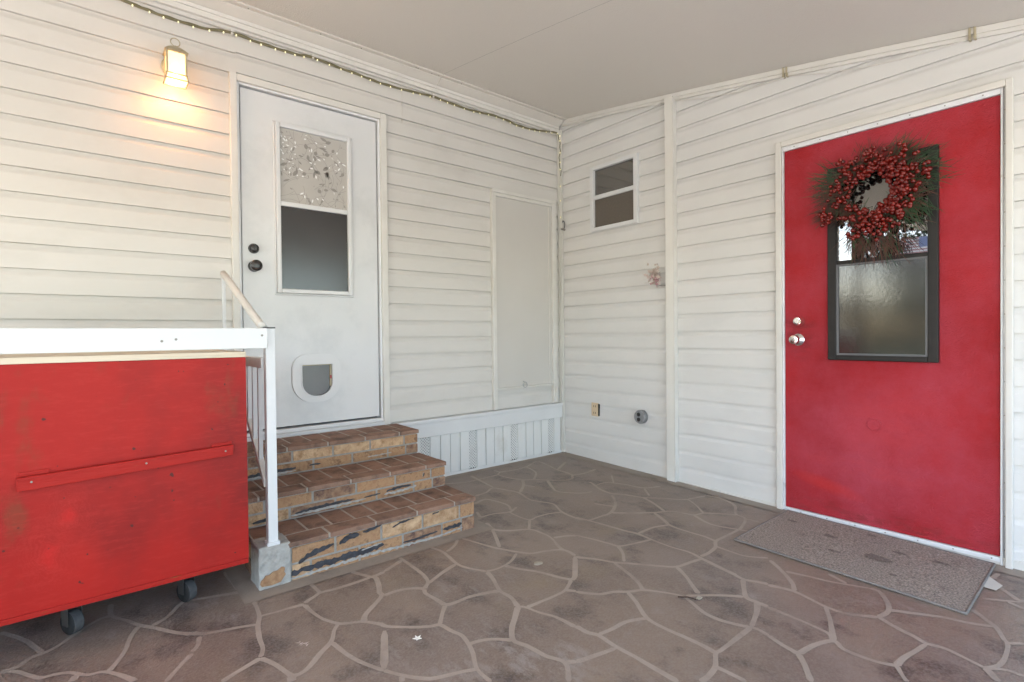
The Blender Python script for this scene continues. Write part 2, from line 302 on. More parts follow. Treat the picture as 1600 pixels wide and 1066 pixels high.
JOINTS=[[(-2.05,-1.004),(-2.049,-1.037),(-2.048,-1.189),(-2.056,-1.253),(-2.071,-1.294),(-2.108,-1.329)],
[(-2.257,-1.275),(-2.205,-1.274),(-2.159,-1.287),(-2.122,-1.311),(-2.108,-1.329)],
[(-2.168,-1.088),(-2.053,-1.034)],
[(-2.076,-1.303),(-1.981,-1.257),(-1.888,-1.223)],
[(-2.11,-1.333),(-2.122,-1.367),(-2.114,-1.427),(-2.109,-1.488)],
[(-2.109,-1.488),(-2.077,-1.498),(-2.008,-1.496),(-1.934,-1.514),(-1.879,-1.534)],
[(-1.823,-1.373),(-1.842,-1.441),(-1.879,-1.534),(-1.879,-1.606),(-1.902,-1.673)],
[(-1.727,-1.369),(-1.695,-1.44),(-1.649,-1.514),(-1.619,-1.594),(-1.591,-1.652)],
[(-2.111,-1.492),(-2.151,-1.535),(-2.195,-1.59)],
[(-2.356,-1.459),(-2.338,-1.489),(-2.274,-1.545),(-2.229,-1.577),(-2.195,-1.59),(-2.184,-1.647),(-2.171,-1.695),(-2.18,-1.745),(-2.199,-1.8),(-2.234,-1.872),(-2.236,-1.946)],
[(-2.184,-1.75),(-2.144,-1.757),(-2.103,-1.777),(-2.053,-1.825)],
[(-1.902,-1.673),(-1.958,-1.723),(-2.01,-1.77),(-2.051,-1.828),(-2.035,-1.884),(-2.024,-1.959),(-2.001,-2.024),(-2.056,-2.093)],
[(-1.902,-1.673),(-1.882,-1.695),(-1.865,-1.758),(-1.84,-1.815),(-1.83,-1.907)],
[(-1.878,-1.698),(-1.813,-1.701),(-1.739,-1.703),(-1.672,-1.697),(-1.591,-1.652)],
[(-1.415,-1.504),(-1.552,-1.635),(-1.591,-1.652)],
[(-1.672,-1.697),(-1.645,-1.731)],
[(-2.001,-2.024),(-1.969,-2.04)],
[(-2.46,-1.695),(-2.439,-1.734),(-2.405,-1.783),(-2.371,-1.818),(-2.331,-1.836),(-2.281,-1.852),(-2.233,-1.873)],
[(-2.364,-1.5),(-2.457,-1.69)],
[(-2.43,-1.756),(-2.442,-1.778)],
[(-2.85,-0.839),(-2.78,-0.861),(-2.692,-0.89)],
[(-2.886,-1.093),(-2.858,-1.121),(-2.803,-1.142),(-2.749,-1.158),(-2.699,-1.179)],
[(-2.87,-1.133),(-2.882,-1.185),(-2.903,-1.214)],
[(-2.668,-1.004),(-2.67,-1.058),(-2.678,-1.126),(-2.698,-1.19),(-2.713,-1.27),(-2.72,-1.342),(-2.738,-1.385)],
[(-2.677,-1.127),(-2.623,-1.135),(-2.58,-1.137),(-2.523,-1.145)],
[(-2.74,-1.391),(-2.785,-1.408),(-2.822,-1.422),(-2.858,-1.439)],
[(-2.74,-1.391),(-2.715,-1.446),(-2.697,-1.509),(-2.689,-1.544)],
[(-2.689,-1.544),(-2.666,-1.549),(-2.632,-1.533),(-2.587,-1.491),(-2.531,-1.445),(-2.5,-1.389),(-2.472,-1.355)],
[(-2.525,-1.149),(-2.516,-1.237),(-2.502,-1.296),(-2.472,-1.355),(-2.444,-1.375),(-2.397,-1.401),(-2.349,-1.465)],
[(-2.397,-1.401),(-2.369,-1.358),(-2.301,-1.304),(-2.264,-1.269),(-2.261,-1.241),(-2.238,-1.185),(-2.22,-1.119),(-2.231,-1.096)],
[(-2.277,-1.002),(-2.252,-1.058),(-2.227,-1.099),(-2.168,-1.091)],
[(-2.52,-1.136),(-2.473,-1.111),(-2.445,-1.097),(-2.384,-1.104),(-2.304,-1.105),(-2.234,-1.101)],
[(-2.451,-1.004),(-2.448,-1.052),(-2.445,-1.097)],
[(-2.532,-1.449),(-2.519,-1.539),(-2.5,-1.61),(-2.461,-1.698)],
[(-2.264,-1.269),(-2.255,-1.27)],
[(-2.703,-0.656),(-2.692,-0.89)],
[(-2.689,-1.544),(-2.697,-1.57)],
[(-3.374,-0.964),(-3.334,-0.959),(-3.309,-0.927),(-3.275,-0.919),(-3.243,-0.899),(-3.194,-0.842),(-3.158,-0.805),(-3.127,-0.781),(-3.096,-0.781)],
[(-3.399,-0.675),(-3.379,-0.7),(-3.331,-0.784),(-3.304,-0.849),(-3.281,-0.914)],
[(-3.094,-0.68),(-3.096,-0.781),(-3.057,-0.853),(-3.023,-0.92),(-2.979,-0.98),(-2.933,-1.05),(-2.887,-1.102)],
[(-2.987,-0.954),(-2.936,-0.916),(-2.895,-0.853),(-2.864,-0.827),(-2.85,-0.839)],
[(-3.023,-0.925),(-3.051,-0.986),(-3.072,-1.072),(-3.1,-1.136),(-3.117,-1.166)],
[(-3.374,-0.964),(-3.341,-0.984),(-3.303,-1.04),(-3.277,-1.075),(-3.246,-1.082),(-3.21,-1.098),(-3.17,-1.145),(-3.13,-1.159),(-3.102,-1.193),(-3.067,-1.253),(-3.062,-1.272)],
[(-3.193,-1.126),(-3.204,-1.156)],
[(-2.904,-1.225),(-2.943,-1.271),(-2.988,-1.333)],
[(-1.416,-1.512),(-1.358,-1.591),(-1.322,-1.66),(-1.273,-1.715),(-1.193,-1.811),(-1.14,-1.862),(-1.057,-1.875),(-0.971,-1.89)],
[(-1.001,-1.96),(-1.007,-2.036),(-1.026,-2.105),(-1.004,-2.15),(-0.986,-2.191)],
[(-1.327,-1.664),(-1.36,-1.77),(-1.394,-1.846),(-1.428,-1.895)],
[(-1.649,-1.734),(-1.592,-1.804),(-1.529,-1.831),(-1.488,-1.865),(-1.428,-1.895),(-1.38,-1.959),(-1.349,-2.02),(-1.361,-2.07),(-1.392,-2.144),(-1.392,-2.205),(-1.374,-2.255),(-1.352,-2.297)],
[(-1.145,-1.865),(-1.186,-1.933),(-1.242,-2.002),(-1.281,-2.052)],
[(-1.335,-2.032),(-1.294,-2.06),(-1.227,-2.114),(-1.162,-2.179)],
[(-1.032,-2.107),(-1.102,-2.148),(-1.16,-2.187),(-1.166,-2.228),(-1.165,-2.274)],
[(-1.492,-1.868),(-1.526,-1.935),(-1.585,-2.028),(-1.593,-2.11),(-1.585,-2.181),(-1.581,-2.251),(-1.584,-2.298)],
[(-1.825,-1.902),(-1.822,-1.956),(-1.806,-1.992),(-1.81,-2.068),(-1.805,-2.138),(-1.804,-2.216),(-1.803,-2.3)],
[(-1.801,-1.987),(-1.74,-1.995),(-1.664,-1.998),(-1.588,-2.03)],
[(-1.971,-2.042),(-1.904,-2.057),(-1.817,-2.075)],
[(-1.167,-2.233),(-1.241,-2.266),(-1.349,-2.299)],
[(-1.349,-2.299),(-1.461,-2.3),(-1.556,-2.301),(-1.587,-2.299),(-1.651,-2.333),(-1.702,-2.343),(-1.75,-2.343)],
[(-1.651,-2.333),(-1.646,-2.366),(-1.644,-2.429)],
[(-1.349,-2.299),(-1.345,-2.327),(-1.354,-2.36)],
[(-0.755,-2.095),(-0.826,-2.179),(-0.898,-2.249),(-0.96,-2.284)],
[(-0.815,-2.188),(-0.786,-2.268),(-0.762,-2.352),(-0.7,-2.471)],
[(-0.694,-2.315),(-0.73,-2.395)],
[(-0.996,-2.195),(-0.968,-2.278),(-0.98,-2.349),(-0.996,-2.412),(-0.986,-2.484),(-0.924,-2.563)],
[(-0.7,-2.471),(-0.707,-2.507),(-0.784,-2.554),(-0.852,-2.573),(-0.924,-2.563)],
[(-0.838,-2.569),(-0.795,-2.633),(-0.746,-2.707),(-0.717,-2.779),(-0.679,-2.842)],
[(-0.924,-2.563),(-0.954,-2.624),(-0.972,-2.684),(-0.988,-2.718),(-0.975,-2.762),(-0.988,-2.817),(-1.005,-2.87)],
[(-1.171,-2.276),(-1.169,-2.356),(-1.172,-2.434),(-1.181,-2.489),(-1.215,-2.515)],
[(-0.996,-2.412),(-1.09,-2.461),(-1.215,-2.515)],
[(-1.354,-2.36),(-1.372,-2.416),(-1.381,-2.47)],
[(-1.381,-2.47),(-1.289,-2.484),(-1.215,-2.515),(-1.239,-2.553),(-1.239,-2.607),(-1.228,-2.653),(-1.205,-2.691)],
[(-1.381,-2.47),(-1.429,-2.509),(-1.494,-2.552)],
[(-0.993,-2.719),(-1.089,-2.703),(-1.148,-2.692),(-1.205,-2.691)],
[(-1.205,-2.691),(-1.247,-2.716),(-1.271,-2.734)],
[(-0.588,-2.766),(-0.64,-2.815),(-0.684,-2.851),(-0.75,-2.877),(-0.787,-2.893),(-0.888,-2.899),(-0.958,-2.893),(-1.005,-2.87)],
[(-0.775,-2.892),(-0.733,-2.926)],
[(-1.005,-2.87),(-0.969,-2.909),(-0.964,-2.952)],
[(-1.005,-2.87),(-1.059,-2.907)],
[(-0.454,-2.777),(-0.417,-2.823),(-0.375,-2.872),(-0.344,-2.882)],
[(-0.273,-2.794),(-0.317,-2.833),(-0.367,-2.871)],
[(-0.205,-2.769),(-0.125,-2.778)],
[(-0.409,-2.845),(-0.433,-2.892)],
[(-1.035,-0.12),(-1.049,-0.242),(-1.074,-0.432)],
[(-1.275,-0.166),(-1.165,-0.22),(-1.047,-0.225),(-0.864,-0.22)],
[(-0.823,-0.111),(-0.819,-0.176),(-0.864,-0.22),(-0.857,-0.322),(-0.813,-0.426),(-0.742,-0.472),(-0.681,-0.54),(-0.584,-0.619),(-0.513,-0.62)],
[(-0.825,-0.171),(-0.72,-0.194),(-0.572,-0.186),(-0.4,-0.118),(-0.409,-0.251),(-0.446,-0.395),(-0.444,-0.48),(-0.459,-0.567)],
[(-0.572,-0.186),(-0.614,-0.342),(-0.745,-0.469)],
[(-0.446,-0.395),(-0.237,-0.274)],
[(-0.513,-0.62),(-0.459,-0.567),(-0.365,-0.584),(-0.212,-0.563)],
[(-0.813,-0.426),(-0.882,-0.519),(-1.001,-0.622)],
[(-0.882,-0.519),(-0.852,-0.595)],
[(-1.264,-0.501),(-1.168,-0.486),(-1.082,-0.442),(-1.037,-0.544),(-1.014,-0.626),(-1.046,-0.767),(-1.019,-0.846),(-0.992,-0.923),(-1.047,-1.05),(-1.054,-1.179),(-1.026,-1.225)],
[(-0.69,-0.55),(-0.769,-0.68),(-0.8,-0.768),(-0.715,-0.878),(-0.632,-0.905)],
[(-1.352,-0.618),(-1.258,-0.595),(-1.223,-0.681),(-1.218,-0.768),(-1.256,-0.842)],
[(-1.461,-0.824),(-1.37,-0.826),(-1.283,-0.859),(-1.199,-0.823)],
[(-1.283,-0.859),(-1.288,-0.941),(-1.273,-1.025),(-1.211,-1.016),(-1.126,-1.023),(-1.047,-1.05)],
[(-1.273,-1.025),(-1.366,-1.126)],
[(-1.427,-0.742),(-1.461,-0.824)],
[(-1.484,-0.91),(-1.51,-1.009),(-1.457,-1.073),(-1.363,-1.128),(-1.347,-1.203),(-1.352,-1.279),(-1.395,-1.375),(-1.406,-1.419)],
[(-1.515,-1.005),(-1.567,-1.104),(-1.624,-1.206)],
[(-1.703,-1.003),(-1.677,-1.091),(-1.647,-1.188),(-1.596,-1.29),(-1.552,-1.351),(-1.482,-1.375),(-1.406,-1.419),(-1.409,-1.501)],
[(-1.73,-1.001),(-1.787,-1.056),(-1.847,-1.086)],
[(-1.882,-0.997),(-1.864,-1.072),(-1.87,-1.143),(-1.881,-1.229),(-1.862,-1.297),(-1.822,-1.366)],
[(-1.822,-1.366),(-1.764,-1.376),(-1.682,-1.359),(-1.605,-1.309)],
[(-1.342,-1.287),(-1.279,-1.309),(-1.234,-1.341)],
[(-0.486,-0.752),(-0.52,-0.847)],
[(-1.412,-1.507),(-1.37,-1.574)],
[(-0.245,-0.741),(-0.379,-0.874)],
[(-0.502,-0.827),(-0.404,-0.837),(-0.347,-0.936),(-0.306,-1.071),(-0.192,-1.113)],
[(-0.501,-0.794),(-0.554,-0.904),(-0.566,-1.005),(-0.52,-1.074),(-0.474,-1.187),(-0.403,-1.26),(-0.336,-1.343),(-0.29,-1.381)],
[(-0.317,-1.079),(-0.416,-1.189)],
[(-0.589,-1.034),(-0.696,-1.15),(-0.838,-1.233),(-0.937,-1.238),(-1.025,-1.237)],
[(-0.797,-1.069),(-0.743,-1.18)],
[(-0.838,-1.233),(-0.76,-1.308),(-0.646,-1.389),(-0.548,-1.443),(-0.504,-1.553),(-0.435,-1.572),(-0.37,-1.638),(-0.314,-1.708)],
[(-0.474,-1.187),(-0.512,-1.285),(-0.581,-1.416)],
[(-0.646,-1.389),(-0.71,-1.505),(-0.745,-1.566),(-0.746,-1.682),(-0.738,-1.758),(-0.749,-1.826)],
[(-0.29,-1.381),(-0.348,-1.474),(-0.435,-1.572)],
[(-0.29,-1.381),(-0.139,-1.413)],
[(-0.139,-1.413),(-0.113,-1.495),(-0.17,-1.618),(-0.301,-1.694),(-0.332,-1.765),(-0.467,-1.814),(-0.534,-1.823),(-0.658,-1.824),(-0.749,-1.826),(-0.818,-1.862),(-0.907,-1.876),(-0.963,-1.873)],
[(-0.332,-1.765),(-0.327,-1.85)],
[(-0.504,-1.553),(-0.552,-1.656),(-0.555,-1.72),(-0.519,-1.814),(-0.499,-1.862)],
[(-1.048,-1.16),(-1.03,-1.233),(-1.009,-1.352),(-0.992,-1.451),(-0.973,-1.528),(-0.98,-1.62),(-0.98,-1.73),(-0.965,-1.812),(-0.983,-1.897),(-1.002,-1.989),(-1.016,-2.073)],
[(-0.967,-1.523),(-0.841,-1.521),(-0.747,-1.553)],
[(-1.233,-1.336),(-1.202,-1.43),(-1.181,-1.513),(-1.167,-1.561),(-1.089,-1.587),(-0.978,-1.612)],
[(-1.171,-1.557),(-1.218,-1.624),(-1.284,-1.683)],
[(-0.805,-1.855),(-0.807,-1.941),(-0.799,-2.006),(-0.74,-2.078)]]

# ================================================================ SETTING: ground, floor
g = MB(); g.box(-80, 80, -80, 60, -.5, -.135); structure(g.build('ground', 'grass'))
g = MB(); g.box(-12, 3.2, -12, -4.3, -.30, -.122); g.box(-12, -7.3, -4.3, 4, -.30, -.122); structure(g.build('driveway', 'asphalt'))
g = MB()
FX0, FX1, FY0, FY1 = -7.3, .0, -4.3, .0
xs = [FX0 + (FX1 - FX0) * i / 20 for i in range(21)]; ys = [FY0 + (FY1 - FY0) * i / 12 for i in range(13)]
for i in range(20):
    for j in range(12):
        g.face([(xs[i], ys[j], floor_z(ys[j])), (xs[i + 1], ys[j], floor_z(ys[j])), (xs[i + 1], ys[j + 1], floor_z(ys[j + 1])), (xs[i], ys[j + 1], floor_z(ys[j + 1]))], 0)
g.face([(FX0, FY0, floor_z(FY0)), (FX1, FY0, floor_z(FY0)), (FX1, FY0, -.3), (FX0, FY0, -.3)], 2); g.face([(FX0, FY1, 0), (FX0, FY0, floor_z(FY0)), (FX0, FY0, -.3), (FX0, FY1, -.3)], 2)
cnt = [0]
def ribbon(pts, w0):
    cnt[0] += 1; dz = .0006 + (cnt[0] % 45) * .00003
    p = smoothline([Vector((a, b, 0)) for a, b in pts], 5); L = []; Rr = []
    for i, q in enumerate(p):
        t = (p[min(i + 1, len(p) - 1)] - p[max(i - 1, 0)]).normalized(); nn = Vector((-t.y, t.x, 0))
        w = w0 * (1 + .55 * noise.noise(q * 4.3 + Vector((cnt[0], 0, 0)))) * .5
        u = min(i, len(p) - 1 - i); w *= 1 + .35 * math.exp(-u / 2.0) if u > 0 else .55
        w1 = w * (1 + .15 * noise.noise(q * 23)); w2 = w * (1 + .15 * noise.noise(q * 23 + Vector((9, 9, 9))))
        for S, k in ((L, w1), (Rr, -w2)):
            v = q + nn * k; S.append((min(v.x, -.002), min(v.y, -.002), floor_z(min(v.y, 0)) + dz))
    for i in range(len(p) - 1): g.face([L[i], Rr[i], Rr[i + 1], L[i + 1]], 1)
for l in JOINTS: ribbon(l, .0165)
# paint joints beyond the traced area: Voronoi cells
def seen(x, y):
    d = Vector((x + 3.1691, y + 3.19874, floor_z(y) - 1)); z = d.dot(FW)
    if z < .2: return False
    u = 800 + 822 * d.dot(RX) / z; v = 533 - 822 * d.dot(UP) / z
    return -6 < u < 1606 and v < 1072
rs = random.Random(3); pts = []
nx, ny = 21, 13
for i in range(-1, nx + 1):
    for j in range(-1, ny + 1): pts.append(Vector((FX0 + (i + .5 + rs.uniform(-.33, .33) + (.25 if j % 2 else -.25)) * (7.3 / nx), FY0 + (j + .5 + rs.uniform(-.33, .33)) * (4.3 / ny))))
r_ = geometry.delaunay_2d_cdt(pts, [], [], 0, 1e-6); vs, tris = r_[0], r_[2]
def circ(a, b, c):
    d = 2 * (a.x * (b.y - c.y) + b.x * (c.y - a.y) + c.x * (a.y - b.y)); A, B, D = a.length_squared, b.length_squared, c.length_squared
    return Vector(((A * (b.y - c.y) + B * (c.y - a.y) + D * (a.y - b.y)) / d, (A * (c.x - b.x) + B * (a.x - c.x) + D * (b.x - a.x)) / d))
ed = {}
for t in tris:
    cc = circ(*[vs[i] for i in t])
    for k in range(3): ed.setdefault(tuple(sorted((t[k], t[(k + 1) % 3]))), []).append(cc)
for e, cs in ed.items():
    if len(cs) != 2: continue
    a, b = cs; mid = (a + b) / 2
    if (a - b).length < .02 or (a - b).length > 1.2: continue
    if seen(*a) or seen(*b) or seen(*mid): continue
    if not all(FX0 < q.x < -.03 and FY0 < q.y < -.03 for q in (a, b)): continue
    if a.x > -2.7 and a.y > -1 and a.x < -1.5: continue
    m1 = mid + Vector((rs.uniform(-.02, .02), rs.uniform(-.02, .02))); ribbon([tuple(a), tuple(m1), tuple(b)], .0165)
# plain painted border along walls and round the steps
def band(x0, x1, y0, y1, dz=.0023):
    n_ = 14
    for i in range(n_):
        for_x = (x1 - x0) > (y1 - y0)
        if for_x: a, b, c, d = x0 + (x1 - x0) * i / n_, x0 + (x1 - x0) * (i + 1) / n_, y0, y1
        else: a, b, c, d = x0, x1, y0 + (y1 - y0) * i / n_, y0 + (y1 - y0) * (i + 1) / n_
        g.face([(a, c, floor_z(c) + dz), (b, c, floor_z(c) + dz), (b, d, floor_z(d) + dz), (a, d, floor_z(d) + dz)], 3)
band(-1.5, -.002, -.075, -.002); band(-.10, -.002, -4.3, -.0751, .0024); band(-2.70, -1.50, -1.005, -.85); band(-2.70, -2.60, -.8499, -.002); band(-1.58, -1.47, -.8499, -.0753, .0025); band(-7.3, -2.71, -.075, -.002)
structure(g.build('floor', ['stone', 'joint', 'asphalt', 'border'], fixn=False))

# ================================================================ HOUSE
house = thing('house', (-3.2, 0, 0), 'white home with lap siding, a raised white entry door, utility hatch and vinyl skirting', 'house')
def siding(mb, axis, u0, u1, z0, z1, zb, p, holes=(), sign=1, dm=0):
    us = sorted({u0, u1, *[min(max(h[0], u0), u1) for h in holes], *[min(max(h[1], u0), u1) for h in holes]})
    zs = sorted({z0, z1, *[min(max(h[2], z0), z1) for h in holes], *[min(max(h[3], z0), z1) for h in holes]})
    prof = []
    k0 = int(math.floor((z0 - zb) / p)) - 1; k1 = int(math.ceil((z1 - zb) / p)) + 1
    for k in range(k0, k1):
        z = zb + k * p; prof += [(z, 0), (z + .70 * p, .0022), (z + .765 * p, .0045), (z + .85 * p, .0085), (z + .93 * p, .0105), (z + p - .0029, .011), (z + p - .0028, .0150), (z + p - .0002, .0155)]
    for i in range(len(us) - 1):
        for j in range(len(zs) - 1):
            um, zm = (us[i] + us[i + 1]) / 2, (zs[j] + zs[j + 1]) / 2
            if us[i + 1] - us[i] < 1e-6 or zs[j + 1] - zs[j] < 1e-6: continue
            if any(h[0] < um < h[1] and h[2] < zm < h[3] for h in holes): continue
            for a, b in zip(prof[:-1], prof[1:]):
                if b[0] <= zs[j] or a[0] >= zs[j + 1]: continue
                def cl(z): t = (z - a[0]) / max(b[0] - a[0], 1e-9); return a[1] + (b[1] - a[1]) * t
                A = max(a[0], zs[j]); B = min(b[0], zs[j + 1]); da, db = cl(A), cl(B)
                n_ = max(1, int((us[i + 1] - us[i]) / .6))
                for q in range(n_):
                    ua = us[i] + (us[i + 1] - us[i]) * q / n_; ub = us[i] + (us[i + 1] - us[i]) * (q + 1) / n_
                    if axis == 'x': mb.face([(ua, da, A), (ub, da, A), (ub, db, B), (ua, db, B)], dm)
                    else: mb.face([(da, ua, A), (da, ub, A), (db, ub, B), (db, ua, B)], dm)
# siding: left of the door, over the door, right of the door
DH = [(-2.487, -1.645, .30, 2.408)]
s = MB(); siding(s, 'x', -6.3, -2.485, .40, 2.95, .5286, .11306)
s.build('wall', 'siding', house, fixn=False)
s = MB(); siding(s, 'x', -2.485, -.001, .415, 2.95, .429, .1127, DH + [(-.70, -.13, .59, 2.06)])
s.build('wall', 'siding', house, fixn=False)
s = MB(); s.box(-6.3, 3.0, .08, 4.5, -.14, 3.0); s.build('wall_core', 'siding', house)
s = MB(); s.box(-6.45, 3.15, -.02, 4.8, 3.0, 3.12); s.build('roof', 'roof_metal', house)
s = MB(); s.box(-6.305, -6.29, .012, 4.5, -.12, 2.99); s.build('end_wall', 'siding', house)
# vertical seam of the siding above the door and at splice
s = MB(); s.box(-1.478, -1.4755, -.0012, .01, 2.425, 2.66); s.build('siding_seam', 'flange', house)
# eave band with a moulded lip
s = MB()
s.box(-6.3, -.03, -.020, .01, 2.696, 2.7225); s.box(-6.3, -.03, -.028, .01, 2.7228, 2.742)
s.box(-1.222, -1.219, -.0296, -.0282, 2.70, 2.742)
s.build('eave_trim', 'trim', house, bevel=.003)
# skirting
sk_ = thing  # (unused alias)
s = MB()
s.box(-1.58, -.03, -.035, .02, .30, .398); s.box(-1.58, -.03, -.045, .02, .3985, .424)
s.box(-6.3, -2.65, -.035, .02, .30, .398); s.box(-6.3, -2.65, -.045, .02, .3985, .424)
s.build('skirting_cap', 'white', house, bevel=.004)
LAT = [(-1.372, -1.303), (-.972, -.905), (-.575, -.507), (-.174, -.110)]
s = MB(); xs_ = -1.60
edges = [-1.60] + [v for l_ in LAT for v in l_] + [-.03]
for a, b in zip(edges[0::2], edges[1::2]):
    n_ = max(1, round((b - a) / .075)); w = (b - a) / n_
    s.box(a, b, -.006, .01, -.03, .30)
    for k in range(n_):
        if (b - a) < .05: s.box(a + .002, b - .002, -.0105, -.0061, .0, .30); continue
        s.box(a + k * w + .004, a + (k + 1) * w - .004, -.013 - .004 * (k % 2), -.0061, .02, .30)
s.box(-1.60, -.03, -.022, -.0175, -.03, .018)
x = -6.3
while x < -2.66:
    s.box(x, x + .07, -.012, .005, -.03, .3); x += .078
s.box(-6.3, -2.62, -.02, -.0125, -.03, .018)
s.build('skirting', 'skirt', house, bevel=.002)
for a, b in LAT:
    s = MB(); s.box(a, b, .006, .012, -.02, .30, 1)
    w = .0042; st = .0165
    k = -8
    for dirn in (1, -1):
        off = 0
        z = -.09
        while z < .38:
            # a diagonal bar from (a,z) to (b, z+dirn*(b-a)), clipped by height
            p0 = Vector((a, 0, z)); p1 = Vector((b, 0, z + dirn * (b - a)))
            t0, t1 = 0.0, 1.0
            for lim, sg in ((.018, 1), (.30, -1)):
                z0_, z1_ = (p0.z - lim) * sg, (p1.z - lim) * sg
                if z0_ < 0 and z1_ < 0: t0 = 2; break
                if z0_ < 0: t0 = max(t0, z0_ / (z0_ - z1_))
                elif z1_ < 0: t1 = min(t1, z0_ / (z0_ - z1_))
            if t0 < t1:
                q0 = p0.lerp(p1, t0); q1 = p0.lerp(p1, t1); yy = -.006 if dirn > 0 else -.0035
                nn = Vector((-dirn, 0, 1)).normalized() * w
                s.prism([q0 - nn + Vector((0, yy, 0)), q1 - nn + Vector((0, yy, 0)), q1 + nn + Vector((0, yy, 0)), q0 + nn + Vector((0, yy, 0))], (0, .0024, 0))
            z += st * 1.25
    s.build('lattice_vent', ['skirt', 'dark'], house)
# door surround
s = MB()
s.box(-2.522, -2.487, -.022, .05, .40, 2.445); s.box(-1.645, -1.603, -.022, .05, .415, 2.445); s.box(-2.4869, -1.6451, -.022, .05, 2.408, 2.445)
s.build('door_casing', 'trim', house, bevel=.003)
s = MB()
s.box(-2.4868, -2.474, -.006, .06, .44, 2.407); s.box(-1.6575, -1.6452, -.006, .06, .44, 2.407); s.box(-2.4738, -1.6577, -.006, .06, 2.396, 2.407)
s.build('door_frame', 'alum', house, bevel=.001)
s = MB(); s.box(-2.486, -1.646, -.03, .05, .424, .445); s.box(-2.486, -1.646, -.016, .05, .446, .468); s.box(-2.486, -1.646, -.034, .02, .405, .4235)
s.build('door_sill', 'white', house, bevel=.003)
s = MB(); s.box(-2.486, -1.646, .055, .079, .41, 2.41); s.build('door_void_shade', 'dark', house)
for zz in (.55, .66, .80, 1.9, 2.3, 1.2):
    pass
# entry door
s = MB(); s.box(-2.467, -1.664, .008, .05, .478, 2.388); door = s.build('door', 'door_white', house, bevel=.004)
s = MB()
for a in ((-2.288, -2.264, 1.256, 2.236), (-1.866, -1.842, 1.256, 2.236)): s.box(a[0], a[1], -.014, .009, a[2], a[3])
s.box(-2.2638, -1.8662, -.014, .009, 2.212, 2.236); s.box(-2.2638, -1.8662, -.014, .009, 1.256, 1.280); s.box(-2.30, -1.83, -.001, .0095, 1.244, 1.2555); s.box(-2.30, -1.83, -.001, .0095, 2.2365, 2.247)
s.box(-2.298, -2.2885, -.001, .0095, 1.2556, 2.2364); s.box(-1.8415, -1.832, -.001, .0095, 1.2556, 2.2364)
s.build('window_frame', 'white', door, bevel=.004)
s = MB(); s.box(-2.2638, -1.8662, -.010, .006, 1.760, 1.786); s.build('window_rail', 'white', door, bevel=.003)
s = MB(); s.box(-2.2637, -1.8663, .0035, .006, 1.7865, 2.2118)
# leaf scroll pattern lying in the film
fr = random.Random(21); yF = .0028
def fline(pts, w, m):
    p = smoothline([Vector((a, 0, b)) for a, b in pts], 6)
    for i in range(len(p) - 1):
        t = (p[i + 1] - p[i]).normalized(); nn = Vector((-t.z, 0, t.x)) * w
        q = [p[i] - nn, p[i + 1] - nn, p[i + 1] + nn, p[i] + nn]
        if all(-2.262 < v.x < -1.868 and 1.788 < v.z < 2.21 for v in q): s.face([(v.x, yF - m * .0002, v.z) for v in q], m)
def leaf(x, z, a, L, w, m):
    c, d = math.cos(a), math.sin(a); o = []
    for i in range(9): t = i / 8; h = w * math.sin(math.pi * t) ** .8; o.append((t * L, h))
    for i in range(7, 0, -1): t = i / 8; h = w * math.sin(math.pi * t) ** .8; o.append((t * L, -h))
    v = [(x + c * p - d * q, yF - .0004 * m, z + d * p + c * q) for p, q in o]
    if all(-2.262 < q[0] < -1.868 and 1.788 < q[2] < 2.21 for q in v): s.face(v, m)
for i in range(75):
    x, z = fr.uniform(-2.26, -1.87), fr.uniform(1.79, 2.21); a = fr.uniform(0, 6.28); cu = fr.choice((-1, 1)) * fr.uniform(5, 14); pp = []
    for k in range(9): pp.append((x, z)); a += cu * .014; x += math.cos(a) * .014; z += math.sin(a) * .014
    fline(pp, .0008, 1)
    if fr.random() < .8: leaf(pp[-1][0], pp[-1][1], a + fr.uniform(-.5, .5), fr.uniform(.02, .05), fr.uniform(.005, .012), 1)
    if fr.random() < .6: leaf(pp[4][0], pp[4][1], a + 1.3, fr.uniform(.015, .03), .004, fr.choice((1, 2)))
for i in range(70):
    x, z = fr.uniform(-2.26, -1.87), fr.uniform(1.79, 2.21)
    if fr.random() < .5: x = -2.262 + abs(fr.gauss(0, .07)); z = fr.uniform(1.95, 2.2)
    leaf(x, z, fr.uniform(0, 6.28), fr.uniform(.008, .022), fr.uniform(.0015, .004), fr.choice((2, 2, 1)))
s.build('window_pane', ['film', 'film_line', 'film_glint'], door, fixn=False)['label'] = 'upper pane with leaf-scroll privacy film'
s = MB(); s.box(-2.2637, -1.8663, .0035, .007, 1.2805, 1.7595); s.build('window_pane', 'glass_dim', door)['label'] = 'dark textured lower pane'
for zc, rr, nm in ((1.499, .028, 'deadbolt'), (1.399, .031, 'door_knob')):
    s = MB(); x0 = -2.409
    if nm == 'deadbolt': s.lathe((x0, .008, zc), (0, -1, 0), [(0, rr), (.01, rr), (.016, rr * .9), (.03, rr * .78), (.034, rr * .6), (.035, .002)], 24); s.box(x0 - .004, x0 + .004, -.037, -.026, zc - .014, zc + .014)
    else: s.lathe((x0, .008, zc), (0, -1, 0), [(0, .031), (.008, .031), (.011, .014), (.03, .013), (.037, .024), (.05, .031), (.062, .031), (.07, .024), (.073, .012), (.073, .002)], 28)
    autosmooth(s.build(nm, 'knob_black', door))
